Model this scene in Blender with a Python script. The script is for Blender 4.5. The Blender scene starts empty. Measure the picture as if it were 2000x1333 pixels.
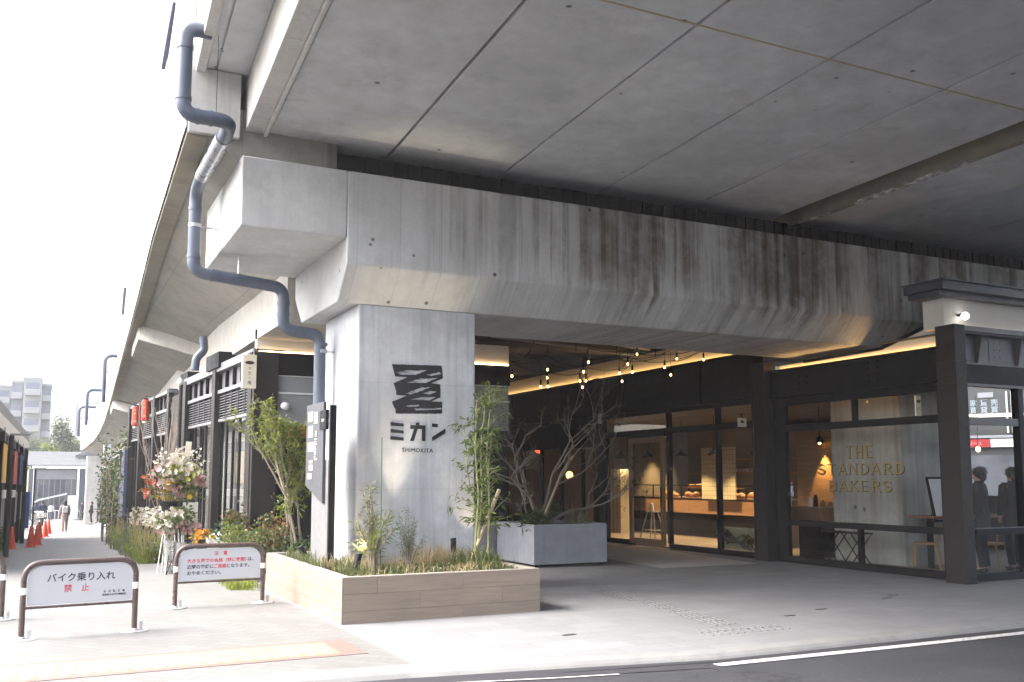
import bpy, math, random
import numpy as np
from mathutils import Vector, Matrix

# ---------------------------------------------------------------- camera, sky, sun, exposure
SC = bpy.context.scene
COL = SC.collection
cam_d = bpy.data.cameras.new('camera')
cam = bpy.data.objects.new('camera', cam_d)
COL.objects.link(cam)
cam.location = (0, 0, 1.65)
cam.rotation_euler = (math.radians(90 + 6.017), 0, math.radians(-26.315))
cam_d.sensor_width = 36.0
cam_d.lens = 33.3
cam_d.shift_y = 0.03675
cam_d.clip_start = 0.05
cam_d.clip_end = 3000
SC.camera = cam

SUN_EL, SUN_AZ = math.radians(48), math.radians(-78)      # azimuth from +Y towards +X: sun on the left
W = bpy.data.worlds.new('World')
SC.world = W
W.use_nodes = True
wn = W.node_tree
bg = wn.nodes['Background']
sky = wn.nodes.new('ShaderNodeTexSky')
sky.sky_type = 'NISHITA'
sky.sun_disc = False
sky.sun_elevation = SUN_EL
sky.sun_rotation = SUN_AZ
sky.air_density = 1.0
sky.dust_density = 6.0
sky.ozone_density = 1.0
hs = wn.nodes.new('ShaderNodeHueSaturation')
hs.inputs['Saturation'].default_value = 0.5
wn.links.new(sky.outputs[0], hs.inputs['Color'])
wn.links.new(hs.outputs[0], bg.inputs[0])
bg.inputs[1].default_value = 0.15
sd = bpy.data.lights.new('sun', 'SUN')
sd.energy = 0.5
sd.angle = math.radians(28)
sd.color = (1.0, 0.97, 0.93)
sun = bpy.data.objects.new('sun', sd)
COL.objects.link(sun)
sdir = Vector((math.cos(SUN_EL) * math.sin(SUN_AZ), math.cos(SUN_EL) * math.cos(SUN_AZ), math.sin(SUN_EL)))
sun.rotation_euler = (-sdir).to_track_quat('-Z', 'Y').to_euler()
sun.location = sdir * 60
SC.view_settings.view_transform = 'Standard'
SC.view_settings.look = 'None'
SC.view_settings.gamma = 1.0
SC.view_settings.exposure = 2.62
SC.render.engine = 'CYCLES'
cy = SC.cycles
cy.use_denoising = True
cy.max_bounces = 8
cy.diffuse_bounces = 4
cy.glossy_bounces = 4
cy.transmission_bounces = 6
cy.transparent_max_bounces = 16
cy.sample_clamp_indirect = 6.0
cy.caustics_reflective = False
cy.caustics_refractive = False

R = random.Random(11)
ORG = {}

# ---------------------------------------------------------------- mesh helpers
class MB:
    def __init__(s):
        s.v = []; s.f = []
    def add(s, vs, fs):
        o = len(s.v)
        s.v += [tuple(p) for p in vs]
        s.f += [tuple(i + o for i in f) for f in fs]
        return s
    def hexa(s, p):
        return s.add(p, [(0,3,2,1),(4,5,6,7),(0,1,5,4),(1,2,6,5),(2,3,7,6),(3,0,4,7)])
    def box(s, x0, y0, z0, x1, y1, z1):
        return s.hexa([(x0,y0,z0),(x1,y0,z0),(x1,y1,z0),(x0,y1,z0),(x0,y0,z1),(x1,y0,z1),(x1,y1,z1),(x0,y1,z1)])
    def obox(s, c, sx, sy, sz, rz=0.0, M=None):
        M = M or Matrix.Rotation(rz, 3, 'Z')
        c = Vector(c)
        pts = []
        for z in (-.5, .5):
            for x, y in ((-.5,-.5),(.5,-.5),(.5,.5),(-.5,.5)):
                pts.append(c + M @ Vector((x*sx, y*sy, z*sz)))
        return s.hexa(pts)
    def prism(s, poly, axis, a, b):
        def P(u, w, t):
            return (t,u,w) if axis == 'x' else (u,t,w) if axis == 'y' else (u,w,t)
        n = len(poly)
        vs = [P(u,w,a) for u,w in poly] + [P(u,w,b) for u,w in poly]
        fs = [tuple(range(n)), tuple(range(2*n-1, n-1, -1))]
        for i in range(n):
            j = (i+1) % n
            fs.append((i, i+n, j+n, j))
        return s.add(vs, fs)
    def tube(s, pts, r, n=8, cap=True):
        pts = [Vector(p) for p in pts]
        rs = r if isinstance(r, (list, tuple)) else [r]*len(pts)
        vs = []; fs = []
        up = None
        for i, p in enumerate(pts):
            a = pts[max(i-1,0)]; b = pts[min(i+1,len(pts)-1)]
            d = (b-a)
            if d.length < 1e-9: d = Vector((0,0,1))
            d.normalize()
            if up is None:
                up = Vector((0,0,1)) if abs(d.z) < .9 else Vector((1,0,0))
                x = d.cross(up).normalized()
            else:
                x = (x - d*x.dot(d))
                if x.length < 1e-6: x = d.cross(Vector((0.3,.5,.8)))
                x.normalize()
            y = d.cross(x)
            for k in range(n):
                t = 2*math.pi*k/n
                vs.append(p + (x*math.cos(t) + y*math.sin(t))*rs[i])
        for i in range(len(pts)-1):
            for k in range(n):
                k2 = (k+1) % n
                fs.append((i*n+k, i*n+k2, (i+1)*n+k2, (i+1)*n+k))
        if cap:
            fs.append(tuple(range(n-1,-1,-1)))
            m = (len(pts)-1)*n
            fs.append(tuple(range(m, m+n)))
        return s.add(vs, fs)
    def lathe(s, prof, c=(0,0,0), n=16, cap=True, sx=1.0, sy=1.0):
        vs = []; fs = []
        for r, z in prof:
            for k in range(n):
                t = 2*math.pi*k/n
                vs.append((c[0]+r*sx*math.cos(t), c[1]+r*sy*math.sin(t), c[2]+z))
        for i in range(len(prof)-1):
            for k in range(n):
                k2 = (k+1) % n
                fs.append((i*n+k, i*n+k2, (i+1)*n+k2, (i+1)*n+k))
        if cap:
            fs.append(tuple(range(n-1,-1,-1)))
            m = (len(prof)-1)*n
            fs.append(tuple(range(m, m+n)))
        return s.add(vs, fs)
    def ell(s, c, rx, ry, rz, n=12, m=8, jit=0.0):
        prof = []
        for i in range(1, m):
            a = math.pi*i/m
            prof.append((math.sin(a), -math.cos(a)))
        vs = [(c[0], c[1], c[2]-rz)]
        for r, z in prof:
            for k in range(n):
                t = 2*math.pi*k/n
                j = 1 + R.uniform(-jit, jit)
                vs.append((c[0]+rx*r*math.cos(t)*j, c[1]+ry*r*math.sin(t)*j, c[2]+rz*z*j))
        vs.append((c[0], c[1], c[2]+rz))
        fs = [(0, 1+(k+1) % n, 1+k) for k in range(n)]
        for i in range(m-2):
            for k in range(n):
                k2 = (k+1) % n
                fs.append((1+i*n+k, 1+i*n+k2, 1+(i+1)*n+k2, 1+(i+1)*n+k))
        l = len(vs)-1; b = 1+(m-2)*n
        fs += [(b+k, b+(k+1) % n, l) for k in range(n)]
        return s.add(vs, fs)

def set_props(o, label=None, cat=None, group=None, kind=None):
    if label: o['label'] = label
    if cat: o['category'] = cat
    if group: o['group'] = group
    if kind: o['kind'] = kind

def build(name, mb, mat, parent=None, smooth=False, bevel=0.0, org=None, label=None):
    me = bpy.data.meshes.new(name)
    off = Vector(org) if org is not None else (ORG[parent.name] if parent else Vector((0,0,0)))
    me.from_pydata([tuple(Vector(p)-off) for p in mb.v], [], mb.f)
    me.materials.append(mat)
    if smooth:
        me.polygons.foreach_set('use_smooth', [True]*len(me.polygons))
    me.update()
    o = bpy.data.objects.new(name, me)
    COL.objects.link(o)
    if parent:
        o.parent = parent
    else:
        o.location = off
    ORG[o.name] = off
    if bevel:
        b = o.modifiers.new('bevel', 'BEVEL')
        b.width = bevel; b.segments = 2; b.limit_method = 'ANGLE'
    if smooth:
        try:
            e = o.modifiers.new('edges', 'EDGE_SPLIT'); e.split_angle = math.radians(40)
        except Exception:
            pass
    if label: o['label'] = label
    return o

def thing(name, label, cat, loc, group=None):
    o = bpy.data.objects.new(name, None)
    COL.objects.link(o)
    o.location = loc
    o.empty_display_size = .2
    ORG[o.name] = Vector(loc)
    set_props(o, label, cat, group)
    return o

def single(name, mb, mat, label, cat, org, group=None, **kw):
    o = build(name, mb, mat, None, org=org, **kw)
    set_props(o, label, cat, group)
    return o

def struct(name, mb, mat, **kw):
    o = build(name, mb, mat, None, **kw)
    o['kind'] = 'structure'
    return o

def copy_tree(root, loc, rz=None, label=None, group=None):
    c = root.copy(); COL.objects.link(c)
    c.location = loc
    if rz is not None: c.rotation_euler = (0, 0, rz)
    ORG[c.name] = Vector(loc)
    for ch in list(root.children):
        d = ch.copy(); COL.objects.link(d); d.parent = c
        for g in list(ch.children):
            e = g.copy(); COL.objects.link(e); e.parent = d
    if label: c['label'] = label
    if group: c['group'] = group
    return c

def text_mb(body, size, origin, xd, ud, bold=0.0, align='CENTER', depth=.002, spacing=1.0, wx=1.0):
    cu = bpy.data.curves.new('lettering', 'FONT')
    cu.body = body; cu.size = size; cu.align_x = align; cu.offset = bold; cu.extrude = depth
    cu.space_character = spacing; cu.resolution_u = 3
    t = bpy.data.objects.new('lettering', cu)
    COL.objects.link(t)
    dg = bpy.context.evaluated_depsgraph_get()
    me = bpy.data.meshes.new_from_object(t.evaluated_get(dg))
    mb = MB()
    o = Vector(origin); x = Vector(xd).normalized(); u = Vector(ud).normalized(); n = x.cross(u)
    mb.v = [tuple(o + x*(v.co.x*wx) + u*v.co.y + n*v.co.z) for v in me.vertices]
    mb.f = [tuple(p.vertices) for p in me.polygons]
    bpy.data.objects.remove(t); bpy.data.meshes.remove(me); bpy.data.curves.remove(cu)
    return mb

# ---------------------------------------------------------------- materials
class NT:
    def __init__(s, name):
        s.m = bpy.data.materials.new(name); s.m.use_nodes = True
        s.t = s.m.node_tree
        s.b = s.t.nodes['Principled BSDF']
    def n(s, ty, **kw):
        nd = s.t.nodes.new('ShaderNode'+ty)
        for k, v in kw.items():
            if k in nd.inputs.keys(): s.put(nd.inputs[k], v)
            else: setattr(nd, k, v)
        return nd
    def put(s, sock, v):
        if isinstance(v, bpy.types.NodeSocket): s.t.links.new(v, sock)
        else: sock.default_value = v
    def pos(s): return s.n('NewGeometry').outputs['Position']
    def obj(s): return s.n('TexCoord').outputs['Object']
    def map(s, vec, scale=(1,1,1), rot=(0,0,0)):
        m = s.n('Mapping'); s.put(m.inputs['Vector'], vec); m.inputs['Scale'].default_value = scale
        m.inputs['Rotation'].default_value = rot
        return m.outputs[0]
    def noise(s, vec, scale, detail=5, rough=.55):
        q = s.n('TexNoise'); s.put(q.inputs['Vector'], vec)
        q.inputs['Scale'].default_value = scale; q.inputs['Detail'].default_value = detail
        q.inputs['Roughness'].default_value = rough
        return q.outputs['Fac']
    def ramp(s, fac, stops):
        r = s.n('ValToRGB'); s.put(r.inputs[0], fac)
        e = r.color_ramp.elements
        while len(e) < len(stops): e.new(.5)
        for i, (p, c) in enumerate(stops):
            e[i].position = p
            e[i].color = (c, c, c, 1) if not isinstance(c, (tuple, list)) else (*c, 1)
        return r.outputs[0]
    def mix(s, fac, a, b, blend='MIX'):
        m = s.n('MixRGB', blend_type=blend)
        s.put(m.inputs[0], fac)
        s.put(m.inputs[1], (*a, 1) if isinstance(a, tuple) else a)
        s.put(m.inputs[2], (*b, 1) if isinstance(b, tuple) else b)
        return m.outputs[0]
    def math(s, op, a, b=0.0):
        m = s.n('Math', operation=op); s.put(m.inputs[0], a); s.put(m.inputs[1], b)
        return m.outputs[0]
    def bump(s, h, strength=.3, dist=.01):
        b = s.n('Bump'); s.put(b.inputs['Height'], h)
        b.inputs['Strength'].default_value = strength; b.inputs['Distance'].default_value = dist
        s.put(s.b.inputs['Normal'], b.outputs[0])
    def fin(s, col=None, rough=.6, metal=0.0, spec=None):
        if col is not None: s.put(s.b.inputs['Base Color'], (*col, 1) if isinstance(col, tuple) else col)
        s.put(s.b.inputs['Roughness'], rough)
        s.put(s.b.inputs['Metallic'], metal)
        if spec is not None: s.put(s.b.inputs['Specular IOR Level'], spec)
        return s.m

def vary(c, k): return tuple(min(1, x*k) for x in c)

def pm(name, c, rough=.5, metal=0.0, var=.12, scale=4.0, bump=.0, spec=None, streak=0.0):
    t = NT(name)
    p = t.obj()
    f = t.noise(p, scale, 6)
    col = t.mix(f, vary(c, 1-var*1.5), vary(c, 1+var*1.5))
    if streak:
        g = t.noise(t.map(p, (9, 9, .4)), 2.0, 5)
        col = t.mix(t.ramp(g, [(.45, 0.0), (.75, streak)]), col, vary(c, .45))
    if bump: t.bump(t.noise(p, scale*12, 6), bump, .004)
    r = t.ramp(t.noise(p, scale*2.3, 5), [(.3, max(0, rough-.1)), (.7, min(1, rough+.1))])
    return t.fin(col, r, metal, spec)

def concrete(name, c, var=.16, streak=.25, stain=0.0, panel=None, holes=0.0, warm=0.0, axis='xz', stainc=(.075,.06,.045), pk=.75):
    t = NT(name)
    p = t.pos()
    big = t.noise(p, .55, 7, .62)
    mid = t.noise(p, 3.5, 8, .6)
    fin = t.noise(p, 38, 4, .6)
    col = t.mix(t.ramp(big, [(.3, 0.0), (.7, 1.0)]), vary(c, 1-var), vary(c, 1+var))
    col = t.mix(t.ramp(mid, [(.38, .0), (.72, .5)]), col, vary(c, .68))
    col = t.mix(t.ramp(t.noise(p, 1.7, 9, .7), [(.55, .0), (.66, .4)]), col, vary(c, .62))
    col = t.mix(t.ramp(fin, [(.4, 0.0), (.8, .22)]), col, vary(c, .6))
    if warm:
        w = t.noise(p, 1.1, 6, .6)
        col = t.mix(t.ramp(w, [(.5, 0.0), (.75, warm)]), col, (c[0]*.95, c[1]*.8, c[2]*.6))
    if streak:
        g = t.noise(t.map(p, (5, 5, .22)), 2.6, 7, .65)
        col = t.mix(t.ramp(g, [(.48, 0.0), (.72, streak)]), col, vary(c, .5))
    if stain:
        g = t.noise(t.map(p, (1.5, 1.5, .09)), 1.5, 8, .62)
        g2 = t.noise(t.map(p, (7, 7, .3)), 1.6, 6, .6)
        k = t.math('MULTIPLY', t.ramp(g, [(.5, 0.0), (.66, 1.0)]), t.ramp(g2, [(.3, .35), (.65, 1.0)]))
        col = t.mix(t.math('MULTIPLY', k, stain), col, stainc)
    sx = t.n('SeparateXYZ'); t.put(sx.inputs[0], p)
    if panel:
        cx = t.n('CombineXYZ')
        t.put(cx.inputs[0], sx.outputs[0 if axis[0]=='x' else 1]); t.put(cx.inputs[1], sx.outputs[2 if axis[1]=='z' else 1])
        b = t.n('TexBrick', offset=0.0)
        t.put(b.inputs['Vector'], cx.outputs[0])
        b.inputs['Scale'].default_value = 1.0
        b.inputs['Brick Width'].default_value = panel[0]; b.inputs['Row Height'].default_value = panel[1]
        b.inputs['Mortar Size'].default_value = .006; b.inputs['Mortar Smooth'].default_value = .4
        b.inputs['Color1'].default_value = (.9,.9,.9,1); b.inputs['Color2'].default_value = (1,1,1,1)
        b.inputs['Mortar'].default_value = (.52,.52,.52,1)
        col = t.mix(pk, col, b.outputs[0], 'MULTIPLY')
    if holes:
        v = t.n('TexVoronoi'); t.put(v.inputs['Vector'], p); v.inputs['Scale'].default_value = holes
        k = t.ramp(v.outputs['Distance'], [(.035, 1.0), (.07, 0.0)])
        col = t.mix(t.math('MULTIPLY', k, .8), col, (.05,.05,.05))
    t.bump(t.math('ADD', t.noise(p, 9, 8), t.math('MULTIPLY', fin, .5)), .18, .01)
    return t.fin(col, .82, 0, .3)

def paver(name, c, bw, rh, mort=.004, var=.08, mc=.6, rot=0.0, rough=.75):
    t = NT(name)
    p = t.map(t.pos(), rot=(0, 0, rot))
    b = t.n('TexBrick', offset=.5)
    t.put(b.inputs['Vector'], p)
    b.inputs['Scale'].default_value = 1.0
    b.inputs['Brick Width'].default_value = bw; b.inputs['Row Height'].default_value = rh
    b.inputs['Mortar Size'].default_value = mort; b.inputs['Mortar Smooth'].default_value = .3
    b.inputs['Color1'].default_value = (*vary(c, 1-var), 1); b.inputs['Color2'].default_value = (*vary(c, 1+var), 1)
    b.inputs['Mortar'].default_value = (*vary(c, mc), 1)
    big = t.noise(p, .8, 7, .65)
    col = t.mix(t.ramp(big, [(.35, 0.0), (.75, .5)]), b.outputs[0], vary(c, .66))
    fin = t.noise(p, 60, 4)
    col = t.mix(t.ramp(fin, [(.45, 0.0), (.8, .25)]), col, vary(c, .6))
    dirt = t.noise(p, 4.5, 8, .7)
    col = t.mix(t.ramp(dirt, [(.55, 0.0), (.8, .3)]), col, vary(c, .55))
    t.bump(t.math('ADD', b.outputs['Fac'], t.math('MULTIPLY', fin, -.4)), -.15, .004)
    return t.fin(col, rough, 0, .35)

def leafmat(name, c, var=.35, trans=.35):
    t = NT(name)
    p = t.pos()
    f = t.noise(p, 7, 4)
    i = t.n('NewGeometry').outputs['Random Per Island']
    col = t.mix(f, vary(c, 1-var), vary(c, 1+var))
    col = t.mix(t.math('MULTIPLY', i, .5), col, (c[0]*1.35, c[1]*1.2, c[2]*.75))
    t.fin(col, .5, 0, .4)
    tr = t.n('BsdfTranslucent'); t.put(tr.inputs[0], col)
    mx = t.n('MixShader'); mx.inputs[0].default_value = trans
    t.t.links.new(t.b.outputs[0], mx.inputs[1]); t.t.links.new(tr.outputs[0], mx.inputs[2])
    t.t.links.new(mx.outputs[0], t.t.nodes['Material Output'].inputs[0])
    return t.m

def glassmat(name, tint=(.93,.94,.94), ior=1.5, gain=2.0):
    t = NT(name)
    fr = t.n('Fresnel'); fr.inputs[0].default_value = ior
    tr = t.n('BsdfTransparent'); tr.inputs[0].default_value = (*tint, 1)
    gl = t.n('BsdfGlossy'); gl.inputs['Roughness'].default_value = .015
    wv = t.noise(t.pos(), .9, 2)
    bp = t.n('Bump'); t.put(bp.inputs['Height'], wv); bp.inputs['Strength'].default_value = .04; bp.inputs['Distance'].default_value = .02
    t.put(gl.inputs['Normal'], bp.outputs[0])
    mx = t.n('MixShader')
    bk = t.n('NewGeometry').outputs['Backfacing']
    t.put(mx.inputs[0], t.math('MULTIPLY', t.math('MULTIPLY', fr.outputs[0], gain), t.math('SUBTRACT', 1.0, bk)))
    t.t.links.new(tr.outputs[0], mx.inputs[1]); t.t.links.new(gl.outputs[0], mx.inputs[2])
    t.t.links.new(mx.outputs[0], t.t.nodes['Material Output'].inputs[0])
    return t.m

def emit(name, c, s):
    t = NT(name)
    t.fin(c, .5)
    t.b.inputs['Emission Color'].default_value = (*c, 1)
    t.b.inputs['Emission Strength'].default_value = s
    return t.m

def woodmat(name, c, axis=0, var=.2, rough=.5):
    t = NT(name)
    sc = [14, 14, 14]; sc[axis] = 1.1
    p = t.obj()
    i = t.n('NewGeometry').outputs['Random Per Island']
    off = t.n('VectorMath', operation='ADD'); t.put(off.inputs[0], t.map(p, tuple(sc)))
    cx = t.n('CombineXYZ'); t.put(cx.inputs[0], t.math('MULTIPLY', i, 40.0)); t.put(cx.inputs[1], t.math('MULTIPLY', i, 17.0))
    t.put(off.inputs[1], cx.outputs[0])
    g = t.noise(off.outputs[0], 1.4, 8, .65)
    col = t.mix(t.ramp(g, [(.3, 0.0), (.72, 1.0)]), vary(c, 1-var), vary(c, 1+var))
    col = t.mix(t.math('MULTIPLY', i, .3), col, vary(c, .68))
    col = t.mix(t.ramp(t.noise(p, 2.2, 6), [(.55, 0.0), (.8, .3)]), col, vary(c, .6))
    t.bump(g, .12, .003)
    return t.fin(col, rough, 0, .4)
# ---------------------------------------------------------------- shared materials
M = {}
def beam_concrete():
    t = NT('crossbeam_concrete'); p = t.pos()
    sx = t.n('SeparateXYZ'); t.put(sx.inputs[0], p); X, Y, Z = sx.outputs
    c = (.55,.56,.565)
    col = t.mix(t.ramp(t.noise(p, .8, 7, .62), [(.3,0.0),(.7,1.0)]), vary(c,.84), vary(c,1.12))
    col = t.mix(t.ramp(t.noise(p, 5, 8, .65), [(.4,0.0),(.75,.4)]), col, vary(c,.66))
    col = t.mix(t.ramp(t.noise(p, 42, 4), [(.45,0.0),(.8,.25)]), col, vary(c,.55))
    grow = t.ramp(t.math('MULTIPLY', X, .05), [(.20,.12),(.31,.55),(.42,1.0)])       # the left end is clean, the middle weathered
    def streaks(fx, fz, sc, lo, hi, dark, amt):
        v = t.n('CombineXYZ'); t.put(v.inputs[0], t.math('MULTIPLY', X, fx)); t.put(v.inputs[2], t.math('MULTIPLY', Z, fz)); t.put(v.inputs[1], t.math('MULTIPLY', Y, fz))
        return t.math('MULTIPLY', t.math('MULTIPLY', t.ramp(t.noise(v.outputs[0], sc, 8, .66), [(lo,0.0),(hi,1.0)]), grow), amt)
    # drips run down from the top edge; each column of concrete has its own length, so they stop at uneven heights
    def xcol(fx, sc, det=4):
        v = t.n('CombineXYZ'); t.put(v.inputs[0], t.math('MULTIPLY', X, fx)); t.put(v.inputs[2], t.math('MULTIPLY', Z, .10))
        return t.noise(v.outputs[0], sc, det, .6)
    depth = t.math('MULTIPLY', t.math('SUBTRACT', 5.85, Z), .62)
    def drips(fx, sc, lo, hi, run, amt):
        m = t.ramp(xcol(fx, sc), [(lo,0.0),(hi,1.0)])
        ln_ = t.math('SUBTRACT', t.math('MULTIPLY', xcol(fx*1.7+.37, sc, 3), run), depth)
        k = t.ramp(t.math('ADD', ln_, t.math('MULTIPLY', t.noise(p, 7, 7, .7), .25)), [(.02,0.0),(.30,1.0)])
        k = t.math('MULTIPLY', t.math('MULTIPLY', m, k), t.ramp(t.noise(p, 3.2, 8, .7), [(.3,.35),(.62,1.0)]))
        return t.math('MULTIPLY', t.math('MULTIPLY', k, grow), amt)
    def streaks(fx, fz, sc, lo, hi, amt):
        v = t.n('CombineXYZ'); t.put(v.inputs[0], t.math('MULTIPLY', X, fx)); t.put(v.inputs[2], t.math('MULTIPLY', Z, fz)); t.put(v.inputs[1], t.math('MULTIPLY', Y, fz*.5))
        return t.math('MULTIPLY', t.math('MULTIPLY', t.ramp(t.noise(v.outputs[0], sc, 8, .66), [(lo,0.0),(hi,1.0)]), grow), amt)
    col = t.mix(streaks(3.0,.5,1.0,.46,.7,.5), col, (.20,.19,.165))
    col = t.mix(streaks(13.0,.8,1.0,.5,.74,.45), col, (.15,.14,.125))
    col = t.mix(drips(1.1, 1.0, .42, .58, 1.65, .78), col, (.13,.115,.095))
    col = t.mix(drips(3.1, 1.0, .45, .6, 1.6, .9), col, (.085,.07,.055))
    col = t.mix(drips(7.0, 1.0, .51, .64, 1.35, .9), col, (.07,.05,.035))
    col = t.mix(streaks(4.0,.3,1.0,.6,.74,.5), col, (.56,.56,.55))
    col = t.mix(t.math('MULTIPLY', t.ramp(t.noise(p, 1.6, 9, .7), [(.52,0.0),(.7,1.0)]), t.math('MULTIPLY', grow, .45)), col, (.19,.165,.13))
    ln = t.math('FRACT', t.math('MULTIPLY', X, 1/.62)); ln = t.ramp(ln, [(.0,1.0),(.022,0.0)])
    col = t.mix(t.math('MULTIPLY', ln, .45), col, (.10,.095,.09))
    v = t.n('TexVoronoi'); t.put(v.inputs['Vector'], p); v.inputs['Scale'].default_value = 2.3
    col = t.mix(t.ramp(v.outputs['Distance'], [(.05,.85),(.085,0.0)]), col, (.05,.05,.052))
    t.bump(t.math('ADD', t.noise(p, 12, 8), t.math('MULTIPLY', ln, -.8)), .25, .01)
    return t.fin(col, .85, 0, .3)
M['conc'] = concrete('pier_concrete', (.42,.42,.405), streak=.3, stain=.95, panel=(.9,9), holes=1.4, warm=.15)
M['beam'] = beam_concrete()
M['conc_col'] = concrete('column_concrete', (.53,.545,.58), var=.34, streak=.55, stain=.3, stainc=(.24,.25,.28), pk=.35, panel=(1.8,1.5), holes=1.3)
M['conc_soffit'] = concrete('soffit_concrete', (.545,.56,.575), var=.2, streak=0, holes=1.6, warm=.06)
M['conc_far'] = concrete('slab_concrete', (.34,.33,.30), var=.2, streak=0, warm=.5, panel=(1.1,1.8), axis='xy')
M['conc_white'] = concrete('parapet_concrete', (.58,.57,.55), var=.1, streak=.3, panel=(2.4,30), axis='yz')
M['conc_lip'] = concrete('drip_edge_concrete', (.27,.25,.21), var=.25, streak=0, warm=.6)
M['black'] = pm('black_steel', (.011,.011,.013), .6, .0, .2, 3, spec=.2)
M['brown'] = pm('brown_black_steel', (.024,.021,.021), .55, .0, .15, 6, bump=.05, spec=.3)
M['grey_steel'] = pm('grey_steel', (.13,.13,.145), .5, 0, .12, 5)
M['lightgrey'] = pm('light_grey_panel', (.45,.45,.46), .5, 0, .06, 3)
M['white'] = pm('white_paint', (.75,.75,.74), .5, 0, .04, 3)
M['cream'] = pm('cream_panel', (.72,.66,.54), .55, 0, .05, 3)
M['wood'] = woodmat('oak_boards', (.36,.22,.12), 1)
M['woodz'] = woodmat('oak_posts', (.34,.21,.115), 2)
M['glass'] = glassmat('window_glass')
M['glass_front'] = glassmat('street_front_glass', (.9,.92,.93), 1.5, 1.0)
M['matt_dark'] = pm('matt_black', (.015,.015,.016), .7, 0, .2, 10)
M['chrome'] = pm('brushed_metal', (.6,.6,.6), .3, 1.0, .05, 5)
M['pipe'] = pm('grey_plastic_pipe', (.075,.09,.128), .38, 0, .1, 2.5, streak=.25)
M['pipe_lt'] = pm('pale_pipe_cladding', (.36,.38,.42), .35, .3, .1, 3)
M['warm'] = emit('warm_light', (1.0,.58,.20), 3.6)
M['bulb'] = emit('bulb_glow', (1.0,.52,.15), 3)
M['soil'] = pm('planter_soil', (.05,.04,.028), .95, 0, .4, 8, bump=.6)

# ---------------------------------------------------------------- ground, street, kerb, road
def gz(x, y):
    s = -.0265*max(0.0, min(y, 170.0)-13.0)
    if x <= 3.0: return s
    k = min(1.0, (x-3.0)/1.3)
    if y > 60: k *= max(0.0, 1-(y-60)/15)
    return s*(1-k)

def sheet(name, xs, ys, dz, mat, f=None):
    mb = MB()
    for y in ys:
        for x in xs:
            yy = f(x, y) if f else y
            mb.v.append((x, yy, gz(x, yy)+dz))
    n = len(xs)
    for j in range(len(ys)-1):
        for i in range(n-1):
            mb.f.append((j*n+i, j*n+i+1, (j+1)*n+i+1, (j+1)*n+i))
    return struct(name, mb, mat)

def lin(a, b, n): return [a+(b-a)*i/n for i in range(n+1)]

M['earth'] = pm('bare_ground', (.28,.27,.25), .9, 0, .2, .6)
M['pave_l'] = paver('pale_street_paving', (.172,.17,.165), .30, .15, .005, .07, .62, math.radians(45))
M['pave_r'] = paver('grey_passage_paving', (.225,.225,.235), .60, .30, .004, .08, .62)
M['kerb'] = concrete('kerb_stone', (.23,.23,.23), var=.16, streak=0)
t = NT('asphalt'); p = t.pos()
c = t.mix(t.ramp(t.noise(p, 90, 3), [(.35,.0),(.7,1.0)]), (.021,.022,.027), (.052,.054,.061))
c = t.mix(t.ramp(t.noise(p, .9, 6), [(.4,0.0),(.75,.5)]), c, (.06,.062,.068))
c = t.mix(t.ramp(t.noise(t.map(p, (.5,3,1)), 1.2, 7), [(.5,0.0),(.75,.45)]), c, (.03,.03,.034))
v_ = t.n('TexVoronoi', feature='DISTANCE_TO_EDGE'); wq = t.n('VectorMath', operation='ADD'); t.put(wq.inputs[0], p); cq = t.n('TexNoise'); t.put(cq.inputs['Vector'], p); cq.inputs['Scale'].default_value = 2.0; cq.inputs['Detail'].default_value = 6; t.put(wq.inputs[1], cq.outputs['Color']); t.put(v_.inputs['Vector'], wq.outputs[0]); v_.inputs['Scale'].default_value = .55
c = t.mix(t.math('MULTIPLY', t.ramp(v_.outputs['Distance'], [(.002,1.0),(.012,0.0)]), t.ramp(t.noise(p, .6, 3), [(.5,0.0),(.6,.8)])), c, (.012,.012,.014))
c = t.mix(t.ramp(t.noise(p, 22, 2), [(.68,0.0),(.74,.5)]), c, (.17,.17,.17))
t.bump(t.noise(p, 110, 3), .5, .006)
M['asphalt'] = t.fin(c, .75, 0, .4)
t = NT('fresh_asphalt'); p = t.pos()
t.bump(t.noise(p, 120, 3), .4, .005)
M['asphalt2'] = t.fin(t.mix(t.noise(p, 100, 3), (.022,.023,.028), (.05,.05,.058)), .8, 0, .35)
t = NT('road_paint'); p = t.pos()
M['paint'] = t.fin(t.mix(t.ramp(t.noise(p, 28, 8, .7), [(.52,0.0),(.62,.8)]), (.60,.60,.59), (.10,.10,.11)), .7)

KP = [(-60,10.6),(-5,8.5),(1.98,8.03),(2.94,7.93),(4.06,7.66),(5.84,7.34),(10.24,7.33),(80,7.2)]
def ky(x):
    for (a, b), (c_, d) in zip(KP, KP[1:]):
        if x <= c_: return b+(d-b)*(x-a)/(c_-a)
    return KP[-1][1]
sheet('ground', [-1500,-400,-60,-20,-8,0,3,4.3,10,40,120,400,1500], [-1500,-300,-80,-20,0,13,20,40,60,75,100,170,250,700,1800], -.20, M['earth'])
XL = [-60,-30,-15,-5,-2,0,1,1.98,2.5,2.94,3.05]
sheet('street_paving', XL, [0,.02,.1,1,4,5,8,15,25,40,52,62,100,152], 0, M['pave_l'], lambda x, y: max(ky(x)+.26, 0)+y)
sheet('passage_paving', [3.054,3.5,4.06,4.3,5,5.84,7,8.5,10.24,14,20,40,80], [0,.05,.4,1,2,4,6,8,12,20,40,60], -.003, M['pave_r'], lambda x, y: ky(x)+.26+y)
mb = MB(); xs = [-60,-5,0,1.98,2.94,4.06,5.84,10.24,30,80]
prof = [(.0,-.065),(.03,-.03),(.07,-.004),(.255,.002),(.258,-.1)]
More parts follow.
